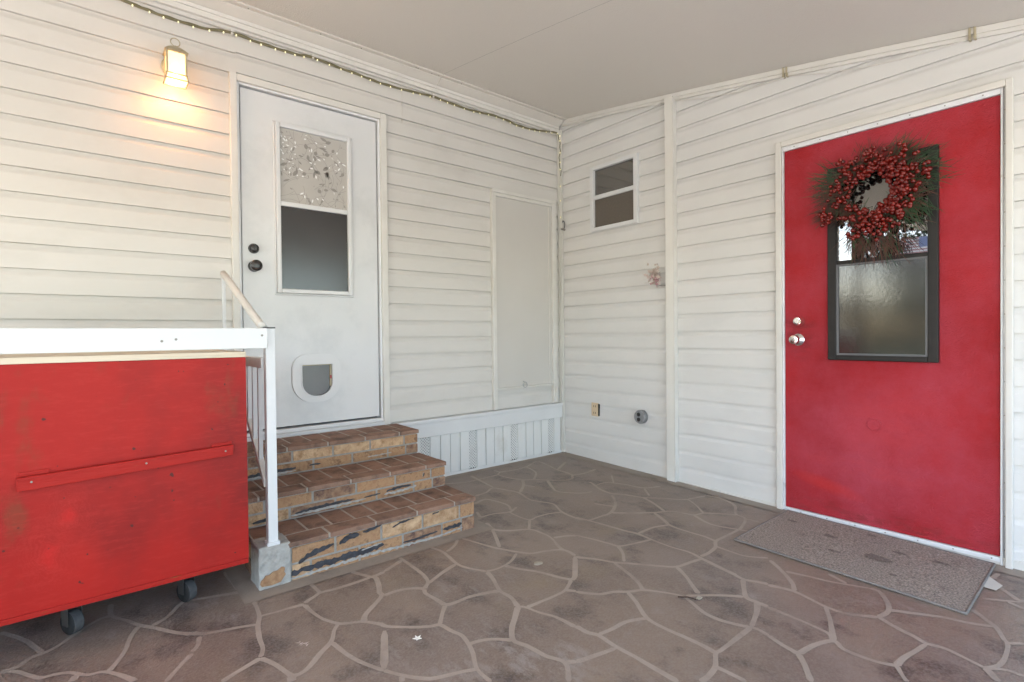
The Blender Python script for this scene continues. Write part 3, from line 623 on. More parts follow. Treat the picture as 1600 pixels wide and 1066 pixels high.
# pet flap
def rrect(x0, x1, z0, z1, rt, rb, n_=8):
    o = []
    for cx, cz, r__, a0 in ((x1 - rt, z1 - rt, rt, 0), (x0 + rt, z1 - rt, rt, 90), (x0 + rb, z0 + rb, rb, 180), (x1 - rb, z0 + rb, rb, 270)):
        for k in range(n_ + 1): a = R(a0 + 90 * k / n_); o.append((cx + r__ * math.cos(a), cz + r__ * math.sin(a)))
    return o
def ringprism(s, A, B, y0, y1, m=0):
    N = len(A)
    for i in range(N):
        j = (i + 1) % N; a, b, c, d = A[i], A[j], B[j], B[i]
        s.face([(a[0], y0, a[1]), (b[0], y0, b[1]), (c[0], y0, c[1]), (d[0], y0, d[1])], m)
        s.face([(a[0], y0, a[1]), (b[0], y0, b[1]), (b[0], y1, b[1]), (a[0], y1, a[1])], m)
        s.face([(d[0], y0, d[1]), (c[0], y0, c[1]), (c[0], y1, c[1]), (d[0], y1, d[1])], m)
s = MB(); ringprism(s, rrect(-2.214, -1.926, .608, .897, .085, .125), rrect(-2.162, -1.975, .642, .838, .006, .085), -.008, .009)
ringprism(s, rrect(-2.165, -1.972, .639, .841, .006, .088), rrect(-2.158, -1.979, .646, .834, .004, .081), -.013, -.0079)
s.build('pet_flap_frame', 'white', door)
s = MB(); o_ = rrect(-2.160, -1.978, .644, .836, .004, .083); s.prism([(a, .004, b) for a, b in o_], (0, .004, 0), 0)
s.prism([(a, .0015, b) for a, b in rrect(-2.155, -1.983, .828, .835, .002, .002, 2)], (0, .002, 0), 1); s.box(-1.992, -1.980, -.002, .003, .70, .83, 1); s.box(-1.990, -1.981, -.004, -.0021, .745, .765, 2)
s.build('pet_flap', ['flap', 'lantern', 'red_dark'], door)['label'] = 'tinted grey see-through flap with a small red catch'
# utility hatch
s = MB()
s.box(-.746, -.712, -.028, .005, .428, 2.085); s.box(-.12, -.078, -.028, .005, .428, 2.085); s.box(-.746, -.078, -.030, .005, 2.0855, 2.112); s.box(-.7118, -.1202, -.028, .005, .575, .592)
s.box(-.7118, -.1202, -.024, .005, 2.0595, 2.0852)
s.box(-.10, -.082, -.036, -.0281, .44, .60)
s.build('hatch_frame', 'trim', house, bevel=.004)
s = MB(); s.box(-.7115, -.1205, -.012, .02, .5925, 2.059); hp = s.build('hatch', 'flange', house, bevel=.002)
hp.data.materials[0] = mat('hatch panel', (.56, .53, .485), .5, (.60, .57, .525), 3, .7, .05, 60)
s = MB(); s.box(-.1565, -.1505, -.0165, -.0121, .594, 2.057); s.build('hatch_lip', 'trim', hp)
s = MB(); pr = [(-.435 + .021 * math.cos(R(a)), -.026, .602 + .021 * math.sin(R(a))) for a in range(-215, 115, 15)]; s.tube(pr, .0032, 8); s.tube([(-.443, -.012, .628), (-.443, -.028, .624)], .003, 6)
s.build('pull_ring', 'grey_metal', hp, smooth=True)
# corner post of the siding
s = MB(); s.box(-.030, -.012, -.018, .0, 0, 2.72); s.box(-.018, -.001, -.034, -.0181, 0, 2.72); s.box(-.0117, -.001, -.018, .0, 0, 2.72, 1)
s.build('corner_trim', ['trim', 'dark'], house)

# ================================================================ SHED (right-hand wall)
shed = thing('shed', (1.5, -2, 0), 'white shed wall with lap siding, red door and small sash window at right of corner', 'shed')
RD = (-2.775, -1.832, -.06, 2.052)
s = MB(); siding(s, 'y', -1.07, -.001, -.03, 2.95, .1008, .1136, [(-.80, -.36, 1.815, 2.31)]); s.build('wall', 'siding_r', shed, fixn=False)
s = MB(); siding(s, 'y', -1.80, -1.07, -.05, 2.95, .0917, .1152); s.build('wall', 'siding_r', shed, fixn=False)
s = MB(); siding(s, 'y', -4.3, -1.80, 2.06, 2.95, .0917, .1152); s.build('wall', 'siding_r', shed, fixn=False)
s = MB(); siding(s, 'y', -4.3, -2.81, -.08, 2.06, .0591, .11567); s.build('wall', 'siding_r', shed, fixn=False)
s = MB(); s.box(.06, 3.0, -4.295, .0795, -.14, 2.97); s.build('wall_core', 'siding', shed)
s = MB(); s.box(-.004, 3.0, -4.31, -4.2955, -.1, 2.97); s.build('end_wall', 'siding', shed)
s = MB(); s.box(-.008, .02, -4.3, -.035, -.09, -.045 + .03); s.build('base_strip', 'trim', shed)
s = MB(); s.box(-.04, .0125, -1.121, -1.060, -.03, 2.615)
s.build('wall_column', 'trim', shed, bevel=.004).data.materials[0] = mat('column vinyl', (.70, .67, .61), .4, (.76, .735, .68), 5, .6)
s = MB(); s.box(-.041, .0, -1.1295, -1.1215, -.03, 2.60, 0); s.build('column_channel', 'trim', shed)
# rake trim below the ceiling
s = MB()
n_ = 16
for i in range(n_):
    ya = -.03 - 4.27 * i / n_; yb = -.03 - 4.27 * (i + 1) / n_
    for (d0, h0, h1) in ((-.022, -.030, -.002), (-.014, -.048, -.0305)):
        za, zb_ = ceil_z(ya), ceil_z(yb); A = [(d0, ya, za + h0), (d0, yb, zb_ + h0), (d0, yb, zb_ + h1), (d0, ya, za + h1)]
        s.face(A); s.face([(d0, ya, za + h0), (d0, yb, zb_ + h0), (.0, yb, zb_ + h0), (.0, ya, za + h0)])
s.build('rake_trim', 'trim', shed, fixn=False)
for yc in (-1.855, -2.675):
    s = MB(); z = ceil_z(yc)
    for dy in (-.009, .009): s.box(-.029, -.0, yc + dy - .0045, yc + dy + .0045, z - .054, z + .002)
    s.build('trim_clip', 'lantern', shed, bevel=.002)
# cable sagging under the rake trim
s = MB(); pts_ = [(-.02, y_, ceil_z(y_) - .052 - .028 * math.sin(math.pi * t_) - .004) for y_, t_ in [(-1.13 - .72 * k / 12, k / 12) for k in range(13)]]; s.tube(pts_, .0028, 6)
pts_ = [(-.02, y_, ceil_z(y_) - .05 - .02 * math.sin(math.pi * t_)) for y_, t_ in [(-.05 - .98 * k / 12, k / 12) for k in range(13)]]; s.tube(pts_, .0025, 6)
pts_ = [(-.02, y_, ceil_z(y_) - .05 - .035 * math.sin(math.pi * t_)) for y_, t_ in [(-1.87 - .79 * k / 12, k / 12) for k in range(13)]]; s.tube(pts_, .0025, 6)
s.build('cable', 'trim', shed, smooth=True)
# small sash window
s = MB()
y0, y1, z0, z1 = -.815, -.355, 1.808, 2.318
s.box(-.022, .03, y0, y0 + .036, z0, z1); s.box(-.022, .03, y1 - .036, y1, z0, z1); s.box(-.022, .03, y0 + .0362, y1 - .0362, z1 - .028, z1); s.box(-.022, .03, y0 + .0362, y1 - .0362, z0, z0 + .030)
wf = s.build('window', 'white', shed, bevel=.003)
s = MB(); s.box(-.016, .02, y0 + .0363, y1 - .0363, 2.058, 2.090); s.build('sash_rail', 'white', wf, bevel=.003)
s = MB(); s.box(.003, .006, y0 + .0363, y1 - .0363, 2.0905, z1 - .0285); s.build('pane', 'glass_small', wf)
s = MB(); s.box(-.001, .003, y0 + .0363, y1 - .0363, z0 + .0305, 2.0575); s.build('pane', 'glass_small_low', wf)
# red door
s = MB()
yl, yr = -1.832, -2.772
s.box(-.026, .03, -1.832, -1.799, -.045, 2.098); s.box(-.026, .03, -2.81, -2.786, -.07, 2.098); s.box(-.026, .03, -2.7858, -1.8322, 2.068, 2.098)
s.build('door_casing', 'trim', shed, bevel=.003)
s = MB(); s.box(-.014, .03, -1.8408, -1.8323, -.035, 2.067); s.box(-.014, .03, -2.7765, -2.7685, -.05, 2.067); s.box(-.014, .03, -2.7684, -1.841, 2.042, 2.067); s.box(-.016, .03, -2.7684, -1.841, -.036, -.015)
s.build('door_frame', 'alum', shed, bevel=.002)
s = MB()
for k in range(7):
    for zz, yy in ((2.055, -1.90), (-.026, -1.93)):
        s = MB(); s.lathe((-.014 if zz > 1 else -.016, yy - k * .135, zz), (-1, 0, 0), [(0, .0032), (.0015, .002)], 8); s.build('screw', 'screw', shed)
s = MB(); s.box(-.006, .03, -2.7855, -2.777, -.05, 2.067, 0)
for k in range(14): s.lathe((-.006, -2.7812, .02 + k * .15), (-1, 0, 0), [(0, .003), (.0015, .002)], 8, 1)
s.build('hinge_strip', ['grey_metal', 'screw'], shed)
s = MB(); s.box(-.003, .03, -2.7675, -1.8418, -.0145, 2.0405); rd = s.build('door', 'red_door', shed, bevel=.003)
s = MB(); a0, a1, c0, c1 = -2.553, -2.074, .846, 1.880
s.box(-.026, -.002, a0, a0 + .042, c0, c1); s.box(-.026, -.002, a1 - .042, a1, c0, c1); s.box(-.026, -.002, a0 + .0421, a1 - .0421, c1 - .035, c1); s.box(-.026, -.002, a0 + .0421, a1 - .0421, c0, c0 + .028); s.box(-.024, -.002, a0 + .0421, a1 - .0421, 1.358, 1.378)
s.build('window_frame', 'bframe', rd, bevel=.004)
s = MB(); b0, b1, e0, e1 = a0 + .0422, a1 - .0422, c0 + .0282, 1.3578
for q in ((b0, b0 + .009, e0, e1), (b1 - .009, b1, e0, e1), (b0 + .0091, b1 - .0091, e0, e0 + .009), (b0 + .0091, b1 - .0091, e1 - .009, e1)): s.box(-.020, -.003, *q)
s.build('sash', mat('grey sash', (.13, .13, .135), .45, spec=.4), rd)
s = MB(); s.box(-.012, -.009, b0 + .0092, b1 - .0092, e0 + .0092, e1 - .0092); s.build('window_pane', 'glass_pebble', rd)['label'] = 'pebbled lower pane reflecting the driveway'
s = MB(); s.box(-.010, -.007, b0, b1, 1.3782, c1 - .0352); s.build('window_pane', 'glass_mirror', rd)['label'] = 'clear upper pane behind the wreath'
s = MB(); s.lathe((-.003, -1.922, 1.060), (-1, 0, 0), [(0, .031), (.008, .031), (.014, .028), (.03, .0235), (.036, .021), (.038, .002)], 28); s.lathe((-.041, -1.922, 1.060), (-1, 0, 0), [(0, .013), (.002, .012)], 18); s.box(-.045, -.0415, -1.9235, -1.9205, 1.052, 1.068); autosmooth(s.build('deadbolt', 'chrome', rd))
s = MB(); s.lathe((-.003, -1.915, .956), (-1, 0, 0), [(0, .034), (.005, .034), (.010, .029), (.014, .014), (.034, .0125), (.04, .021), (.048, .027), (.060, .0275), (.068, .024), (.071, .014), (.070, .002)], 32); s.lathe((-.072, -1.915, .956), (-1, 0, 0), [(0, .010), (.004, .009)], 16); autosmooth(s.build('door_knob', 'chrome', rd))
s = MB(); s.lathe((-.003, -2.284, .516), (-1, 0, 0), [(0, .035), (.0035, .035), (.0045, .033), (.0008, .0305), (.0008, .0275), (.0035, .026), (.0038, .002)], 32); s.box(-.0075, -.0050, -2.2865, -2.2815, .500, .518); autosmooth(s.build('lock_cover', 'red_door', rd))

# ================================================================ CARPORT ROOF
roof = thing('carport_roof', (-3.6, -2.2, 2.5), 'flat beige carport ceiling sloping down away from the house', 'carport roof')
s = MB()
seams = [-6.1, -3.66, -1.222]; XA = -7.35
cuts = [XA] + seams + [.05]
for a, b in zip(cuts[:-1], cuts[1:]):
    n_ = 12
    for i in range(n_):
        ya, yb = .03 - 4.43 * i / n_, .03 - 4.43 * (i + 1) / n_
        s.face([(a + .0006, ya, ceil_z(ya)), (b - .0006, ya, ceil_z(ya)), (b - .0006, yb, ceil_z(yb)), (a + .0006, yb, ceil_z(yb))])
s.build('ceiling_panel', 'ceiling', roof, fixn=False)
s = MB(); n_ = 12
for i in range(n_):
    ya, yb = .03 - 4.43 * i / n_, .03 - 4.43 * (i + 1) / n_
    s.face([(XA, ya, ceil_z(ya) + .004), (.05, ya, ceil_z(ya) + .004), (.05, yb, ceil_z(yb) + .004), (XA, yb, ceil_z(yb) + .004)], 2)  # sheet coloured dark so the panel seams read as shaded gaps
    s.face([(XA, ya, ceil_z(ya) + .09), (.05, ya, ceil_z(ya) + .09), (.05, yb, ceil_z(yb) + .09), (XA, yb, ceil_z(yb) + .09)], 0)
s.build('roof_deck', ['roof_metal', 'flange', 'dark'], roof, fixn=False)
s = MB(); s.box(XA - .03, .06, -4.43, -4.40, 1.96, 2.14); s.prism([(XA, .03, 2.77), (XA, .03, 2.9), (XA, -4.42, 2.12), (XA, -4.42, 1.99)], (-.03, 0, 0)); s.build('fascia', 'white', roof)
# flange strip along the house wall, with screws
s = MB()
for xa, xb in ((-6.3, -1.2215), (-1.2195, -.03)):
    s.prism([(xa, -.024, 2.7425), (xa, -.080, 2.7735), (xa, -.080, 2.783), (xa, -.024, 2.783)], (xb - xa, 0, 0)); s.prism([(xa, -.0803, 2.7775), (xa, -.112, 2.7775), (xa, -.112, 2.789), (xa, -.0803, 2.789)], (xb - xa, 0, 0))
s.build('wall_flange', 'flange', roof, bevel=.002)
s = MB(); rs = random.Random(5); x = -3.0
for x in (-2.44, -2.05, -1.80, -1.42, -1.405, -1.30, -1.245, -1.06, -.62, -.15, -.135):
    s.ball((x, -.095, 2.7772), .0042, 0, 8, 4)
s.build('screw_heads', 'screw', roof)
POSTS = [(-6.25, -.27), (-6.9, -4.25), (-3.9, -4.25), (-.05, -4.36)]
for i, (px, py) in enumerate(POSTS):
    s = MB(); h = ceil_z(py) - .003; w = .065 if i == 0 else .045
    s.box(px - w, px + w, py - w, py + w, floor_z(py), h)
    t_ = thing('carport_post', (px, py, floor_z(py)), ['brown carport post near the far end of the house wall', 'slim carport post at the outer far corner', 'slim carport post midway along the outer edge', 'slim carport post at the end of the shed wall'][i], 'post', 'posts holding up the carport roof')
    s.build('shaft', 'post_wood' if i == 0 else 'white', t_, bevel=.004)
    s = MB(); s.box(px - w - .015, px + w + .015, py - w - .015, py + w + .015, floor_z(py), floor_z(py) + .02); s.build('foot_plate', 'grey_metal', t_)

# ================================================================ OBJECTS
# ---- brick steps
st = thing('brick_steps', (-2.09, -.46, 0), 'three worn brick steps with clay paver treads climbing to the white door', 'steps')
SX0, SX1 = -2.62, -1.575
STEP = [(-.925, 0.0, .148, -.64), (-.64, .148, .283, -.33), (-.33, .283, .425, -.036)]   # front y, bottom z, top z, back y
rs = random.Random(11)
TAR = [
 [([(-2.475, .050), (-2.435, .072), (-2.385, .082), (-2.325, .094)], .020, 0), ([(-2.300, .086), (-2.262, .104), (-2.210, .107)], .024, 0), ([(-2.192, .112), (-2.150, .115), (-2.100, .124)], .009, 0),
  ([(-2.045, .098), (-1.995, .112), (-1.93, .115)], .009, 0), ([(-1.83, .112), (-1.79, .116)], .006, 0), ([(-2.54, .008), (-2.47, .018), (-2.38, .020), (-2.25, .022), (-2.16, .026), (-2.09, .030)], .026, 0),
  ([(-1.99, .012), (-1.88, .014), (-1.80, .020)], .010, 0), ([(-1.765, .020), (-1.70, .022), (-1.655, .026)], .017, 0), ([(-2.57, -.008), (-2.42, -.004), (-2.28, .0), (-2.15, .004), (-2.0, -.002), (-1.8, -.004), (-1.65, .004)], .011, 1), ([(-2.2, .032), (-2.1, .04)], .006, 1)],
 [([(-2.585, .165), (-2.53, .170), (-2.475, .172)], .013, 0), ([(-2.40, .170), (-2.31, .177), (-2.23, .178), (-2.11, .180)], .014, 0), ([(-2.06, .176), (-1.97, .180)], .007, 0), ([(-1.935, .182), (-1.87, .192), (-1.79, .190)], .012, 0),
  ([(-2.42, .163), (-2.25, .165), (-2.05, .168)], .010, 1), ([(-1.95, .170), (-1.85, .172), (-1.76, .180)], .010, 1), ([(-1.715, .225), (-1.708, .240)], .011, 0), ([(-1.72, .218), (-1.715, .245)], .008, 1)],
 [([(-2.56, .300), (-2.49, .305), (-2.41, .308), (-2.30, .310)], .017, 0), ([(-2.23, .312), (-2.17, .314)], .008, 0), ([(-2.55, .290), (-2.42, .293), (-2.3, .297)], .009, 1), ([(-2.60, .33), (-2.585, .355)], .02, 0), ([(-1.9, .305), (-1.75, .31)], .006, 1)]]
for i, (yf, zb, zt, yb) in enumerate(STEP):
    yend = -.036
    s = MB(); s.box(SX0 + .004, SX1 - .004, yf + .004, yend, zb - (.03 if i == 0 else .02), zt - .006, 0)
    tz = .022; H = zt - tz - (zb + (-.018 if i == 0 else .003)); rows = []
    base = zb + (-.016 if i == 0 else .004); h = (zt - tz - base - .016) / 2
    for r_ in range(2):
        zc0 = base + r_ * (h + .010); zc1 = zc0 + h; x = SX1
        L = .085 if r_ == 1 else .075
        first = True
        while x > SX0 + .01:
            a = max(SX0, x - L)
            if i == 0 and a < -2.50: a = -2.50
            if i == 0 and x <= -2.505: break
            if x - a > .02: s.box(a, x, yf + rs.uniform(-.001, .002), yf + .06, zc0, zc1, rs.choice((1, 1, 1, 2, 2, 3) if r_ else (1, 2, 2, 3)))
            x = a - .012; L = .205 if not first or r_ == 1 else .105
            first = False
            if a <= -2.50 and i == 0: break
        for sx in (SX0, SX1):     # side faces
            y = yf + .075
            while y < yend - .03:
                e = min(y + .2, yend - .01); s.box(sx - .0015 if sx == SX0 else sx - .05, sx + .05 if sx == SX0 else sx + .0015, y, e, zc0, zc1, rs.choice((1, 2, 3))); y = e + .012
    for pts_, w, mi in TAR[i]:     # old tar and lime smears
        p = smoothline([Vector((a, 0, b)) for a, b in pts_], 14); up, dn = [], []
        for k, q in enumerate(p):
            t = k / (len(p) - 1); e = w * .5 * (math.sin(math.pi * min(1, max(0, t))) ** .35 if 0 < t < 1 else .15)
            up.append((q.x, q.z + e * max(.05, 1 + (.55 + .6 * mi) * noise.noise(Vector((q.x * 65, q.z * 30, i))) * 1.6))); dn.append((q.x, q.z - e * max(.05, 1 + (.55 + .6 * mi) * noise.noise(Vector((q.x * 60, q.z * 30, i + 7))) * 1.6)))
        for k in range(len(p) - 1):
            A = [(up[k][0], yf - .0032 - mi * .0004, up[k][1]), (up[k + 1][0], yf - .0032 - mi * .0004, up[k + 1][1]), (dn[k + 1][0], yf - .0032 - mi * .0004, dn[k + 1][1]), (dn[k][0], yf - .0032 - mi * .0004, dn[k][1])]
            s.prism(A, (0, .004, 0), 4 + mi)
    rr_ = s.build('riser', ['mortar', 'brick_buff', 'brick_gold', 'brick_brown', 'tar', 'lime'], st, bevel=.0022)
    # tread
    s = MB(); s.box(SX0 - .002, SX1 + .002, yf - .002, yb - .001, zt - tz + .0005, zt - .0018, 0)
    x = SX1 + .006; L = .205; dep = .098; k = 0
    x0lim = SX0 - .006
    while x > x0lim + .02:
        a = max(x0lim, x - (L if k else .125))
        if i == 0 and a < -2.52 and x > -2.52: a = max(a, -2.535)
        if i == 0 and x < -2.53: break
        s.box(a, x, yf - .008 + rs.uniform(-.001, .001), yf - .008 + dep, zt - tz, zt + rs.uniform(-.001, .0008), 1); x = a - .010; k += 1
    x = SX1 + .006; y = yf - .008 + dep + .008; k = 0
    while x > x0lim + .02:
        a = max(x0lim, x - (.0985 if k else .07)); yy = y; 
        while yy < yb - .012:
            e = min(yy + .205, yb - .002); s.box(a, x, yy, e, zt - tz, zt + rs.uniform(-.001, .0008), 1); yy = e + .010
        x = a - .010; k += 1
    s.build('tread', ['mortar_tread', 'paver'], st, bevel=.003)
# concrete block at the foot of the post
s = MB(); o = []
N = 9
def jag(v, k): return v + .004 * noise.noise(Vector((v * 40, k * 3.3, 1)))
s.box(-2.632, -2.506, -.934, -.80, -.018, .154, 0); cb = s.build('concrete_block', ['concrete'], st, bevel=.007)
sub = cb.modifiers.new('s', 'SUBSURF'); sub.subdivision_type = 'SIMPLE'; sub.levels = sub.render_levels = 4
tx = bpy.data.textures.new('chips', 'CLOUDS'); tx.noise_scale = .03; dm_ = cb.modifiers.new('d', 'DISPLACE'); dm_.texture = tx; dm_.strength = .007; dm_.mid_level = .6
s = MB(); pr = [(-2.622, .0), (-2.628, .010), (-2.624, .024), (-2.615, .030), (-2.608, .041), (-2.592, .040), (-2.580, .049), (-2.560, .050), (-2.545, .060), (-2.533, .054), (-2.536, .038), (-2.530, .026), (-2.541, .012), (-2.55, .0), (-2.585, -.004)]
s.prism([(a, -.9405, b) for a, b in pr], (0, .01, 0)); s.build('exposed_brick', 'rust_patch', st, bevel=.002)

# ---- stair railing
rl = thing('stair_railing', (-2.57, -.9, .15), 'white metal stair railing with round sloping handrail and black post cap', 'railing')
PX, PY, PW = -2.572, -.905, .0185
s = MB(); s.box(PX - PW, PX + PW, PY - PW, PY + PW, .150, 1.036); s.build('post', 'white', rl, bevel=.002)
s = MB(); s.box(PX - .024, PX + .024, PY - .024, PY + .024, .150, .166); s.build('foot_plate', 'white', rl, bevel=.002)
s = MB(); s.box(PX - PW - .001, PX + PW + .001, PY - PW - .001, PY + PW + .001, 1.0362, 1.0415); s.build('post_cap', 'black', rl)
s = MB(); s.tube([(-2.588, -.125, 1.335), (-2.589, -.30, 1.268), (-2.590, -.60, 1.150), (-2.592, -.86, 1.052), (-2.592, -.888, 1.041)], .0165, 14); s.build('handrail', 'trim', rl, smooth=True)
s = MB(); s.prism([(-2.597, -.012, .846), (-2.597, -.60, .630), (-2.597, -.888, .385), (-2.597, -.888, .415), (-2.597, -.61, .650), (-2.597, -.012, .868)], (.024, 0, 0)); s.build('bottom_rail', 'trim', rl, bevel=.002)
for k in range(6):
    y = -.80 + .089 * k; zb_ = (.40 + (y + .888) * .85) if y < -.6 else (.64 + (y + .6) * .37)
    s = MB(); s.box(-2.593, -2.577, y - .008, y + .008, zb_ + .010, .8735); s.build('baluster', 'white', rl)
s = MB(); s.box(-2.598, -2.582, -.150, -.134, .43, 1.318); s.build('wall_post', 'white', rl, bevel=.002)
s = MB(); s.box(-2.600, -2.576, -.886, -.0305, .874, .916); s.build('middle_rail', 'white', rl, bevel=.002)
# board across
bd = thing('rail_board', (-3.1, -.945, .95), 'long white painted board fixed level to the railing post above the red cart', 'board')
s = MB(); s.box(-3.98, -2.592, -.962, -.9245, .956, 1.0365); s.build('plank', 'white', bd, bevel=.003)
for x, z in ((-2.613, 1.008), (-2.902, .996), (-2.945, .990)):
    s = MB(); s.lathe((x, -.9622, z), (0, -1, 0), [(0, .0045), (.0012, .0045), (.0018, .001)], 10); s.build('screw', 'screw', bd)
s = MB(); s.box(-3.97, -3.90, -.924, -.87, -.02, .9555); s.build('support_leg', 'white', bd, bevel=.003)

# ---- red cart
ct = thing('storage_cart', (-3.2, -.7, 0), 'big red plywood cart on castors parked left of the brick steps', 'cart')
CX0, CX1, CY, CZ0, CZ1 = -3.86, -2.678, -.985, .150, .925
CB = -.13
s = MB(); s.box(CX0, CX1, CY, CY + .012, CZ0, CZ1); s.build('front_panel', 'red_ply', ct, bevel=.001)
s = MB(); s.box(CX0 + .002, CX1 - .002, CY - .003, CB, CZ0 - .018, CZ0 - .0002); s.build('base_board', 'red_batten', ct, bevel=.0015)
s = MB(); s.box(CX1 - .014, CX1 - .001, CY + .0122, CB, CZ0, CZ1); s.box(CX0 + .001, CX0 + .014, CY + .0122, CB, CZ0, CZ1); s.box(CX0 + .0142, CX1 - .0142, CB - .012, CB, CZ0, CZ1); s.build('side_panel', 'red_ply', ct)
s = MB(); s.box(CX0 - .005, CX1 + .0, CY - .006, CB + .004, CZ1 + .0005, CZ1 + .021); s.build('lid', 'wood_pale', ct, bevel=.002)
s = MB(); s.prism([(-3.325, CY - .0235, .536), (-2.732, CY - .0235, .560), (-2.730, CY - .0235, .598), (-3.327, CY - .0235, .578)], (0, .018, 0))
s.prism([(-3.325, CY - .0052, .548), (-3.25, CY - .0052, .551), (-3.25, CY - .0052, .594), (-3.325, CY - .0052, .591)], (0, .005, 0)); s.prism([(-2.80, CY - .0052, .562), (-2.732, CY - .0052, .562), (-2.732, CY - .0052, .609), (-2.80, CY - .0052, .606)], (0, .005, 0))
bt = s.build('batten', 'red_batten', ct, bevel=.0015)
for x, z in ((-3.292, .562), (-2.757, .578), (-3.0, .572)):
    s = MB(); s.lathe((x, CY - .0236, z), (0, -1, 0), [(0, .0035), (.001, .003)], 8); s.build('screw', 'screw', bt)
for x, y, a in ((-3.205, -.83, 30), (-2.865, -.83, 26), (-3.205, -.24, 10), (-2.80, -.24, -10), (-3.79, -.83, 0), (-3.79, -.24, 0)):
    zf = floor_z(y); rw = .040; cz = zf + rw; d = Vector((math.cos(R(a)), math.sin(R(a)), 0)); tn = Vector((-d.y, d.x, 0))
    # wheel axle along d (x-ish); tread shows toward the camera
    s = MB(); o = Vector((x, y, cz)); top = CZ0 - .0185
    s.box(x - .026, x + .026, y - .024, y + .03, top - .004, top, 0)
    for sg in (-1, 1):
        q = o + d * .0205 * sg; s.prism([q + tn * -.016 + Vector((0, 0, -.006)), q + tn * .016 + Vector((0, 0, -.006)), q + tn * .030 + Vector((0, 0, top - .004 - cz)), q + tn * -.012 + Vector((0, 0, top - .004 - cz))], d * .0022 * sg)
    br = s.build('castor_bracket', 'castor', ct)
    s = MB(); s.lathe(o - d * .0125, d, [(-.005, rw * .88), (-.002, rw * .97), (.0125, rw), (.027, rw * .97), (.030, rw * .88)], 28, 0)
    for q_ in range(28, 84): s.m[q_] = 1
    w_ = s.build('castor_wheel', ['rubber', 'tread_rubber'], ct); autosmooth(w_)
    s = MB(); s.lathe(o - d * .0185, d, [(0, rw * .30), (.037, rw * .30)], 14, 0); s.build('hub', 'black', w_)

# ---- lantern
ln = thing('wall_lantern', (-2.778, -.10, 2.36), 'lit cream wall lantern with frosted glass glowing beside the white door', 'wall lamp')
LX, LY = -2.780, -.100; g0, g1 = 2.305, 2.412; hw = .040
s = MB(); s.lathe((LX, -.001, 2.385), (0, -1, 0), [(0, .052), (.008, .052), (.016, .040), (.022, .018), (.055, .012)], 28); autosmooth(s.build('backplate', 'lantern', ln))
s = MB()
for sx in (-1, 1):
    for sy in (-1, 1): s.box(LX + sx * hw - .004, LX + sx * hw + .004, LY + sy * hw - .004, LY + sy * hw + .004, g0 - .002, g1 + .002)
for zz in (g0 - .004, g1 - .002):
    s.box(LX - hw - .006, LX + hw + .006, LY - hw - .006, LY - hw + .002, zz, zz + .005); s.box(LX - hw - .006, LX + hw + .006, LY + hw - .002, LY + hw + .006, zz, zz + .005)
    s.box(LX - hw - .006, LX - hw + .002, LY - hw + .0021, LY + hw - .0021, zz, zz + .005); s.box(LX + hw - .002, LX + hw + .006, LY - hw + .0021, LY + hw - .0021, zz, zz + .005)
fl = hw + .007; zb_ = 2.276
for sx in (-1, 1):
    for sy in (-1, 1): s.tube([(LX + sx * hw, LY + sy * hw, g0), (LX + sx * fl, LY + sy * fl, zb_)], .0042, 6)
for q in (((-1, -1), (1, -1)), ((1, -1), (1, 1)), ((1, 1), (-1, 1)), ((-1, 1), (-1, -1))): s.tube([(LX + q[0][0] * fl, LY + q[0][1] * fl, zb_), (LX + q[1][0] * fl, LY + q[1][1] * fl, zb_)], .004, 6)
s.build('cage', 'lantern', ln)
s = MB(); a, b = hw + .010, .017
s.face([(LX - a, LY - a, g1 + .004), (LX + a, LY - a, g1 + .004), (LX + a, LY + a, g1 + .004), (LX - a, LY + a, g1 + .004)])
V = [(-1, -1), (1, -1), (1, 1), (-1, 1)]
for k in range(4):
    p, q = V[k], V[(k + 1) % 4]
    s.face([(LX + p[0] * a, LY + p[1] * a, g1 + .004), (LX + q[0] * a, LY + q[1] * a, g1 + .004), (LX + q[0] * a * .72, LY + q[1] * a * .72, g1 + .020), (LX + p[0] * a * .72, LY + p[1] * a * .72, g1 + .020)])
    s.face([(LX + p[0] * a * .72, LY + p[1] * a * .72, g1 + .020), (LX + q[0] * a * .72, LY + q[1] * a * .72, g1 + .020), (LX + q[0] * b, LY + q[1] * b, g1 + .036), (LX + p[0] * b, LY + p[1] * b, g1 + .036)])
s.face([(LX + x * b, LY + y * b, g1 + .036) for x, y in V]); s.build('roof', 'lantern', ln)
s = MB(); s.lathe((LX, LY, g1 + .035), (0, 0, 1), [(0, .010), (.006, .006), (.012, .004)], 12); s.tube([(LX + .020 * math.cos(R(t)), LY, g1 + .064 + .020 * math.sin(R(t))) for t in range(0, 360, 20)], .0026, 6, closed=True); s.build('ring', 'lantern', ln, smooth=True)
s = MB(); i_ = hw - .003
s.box(LX - i_, LX + i_, LY - i_ - .001, LY - i_ + .001, g0, g1); s.box(LX - i_, LX + i_, LY + i_ - .001, LY + i_ + .001, g0, g1); s.box(LX - i_ - .001, LX - i_ + .001, LY - i_ + .0012, LY + i_ - .0012, g0, g1); s.box(LX + i_ - .001, LX + i_ + .001, LY - i_ + .0012, LY + i_ - .0012, g0, g1)
for k in range(4):
    p, q = V[k], V[(k + 1) % 4]; e = .002
    s.face([(LX + p[0] * i_, LY + p[1] * i_, g0 - .005), (LX + q[0] * i_, LY + q[1] * i_, g0 - .005), (LX + q[0] * (fl - e), LY + q[1] * (fl - e), zb_ + .004), (LX + p[0] * (fl - e), LY + p[1] * (fl - e), zb_ + .004)])
s.build('glass_shade', 'lit_glass', ln, fixn=False)
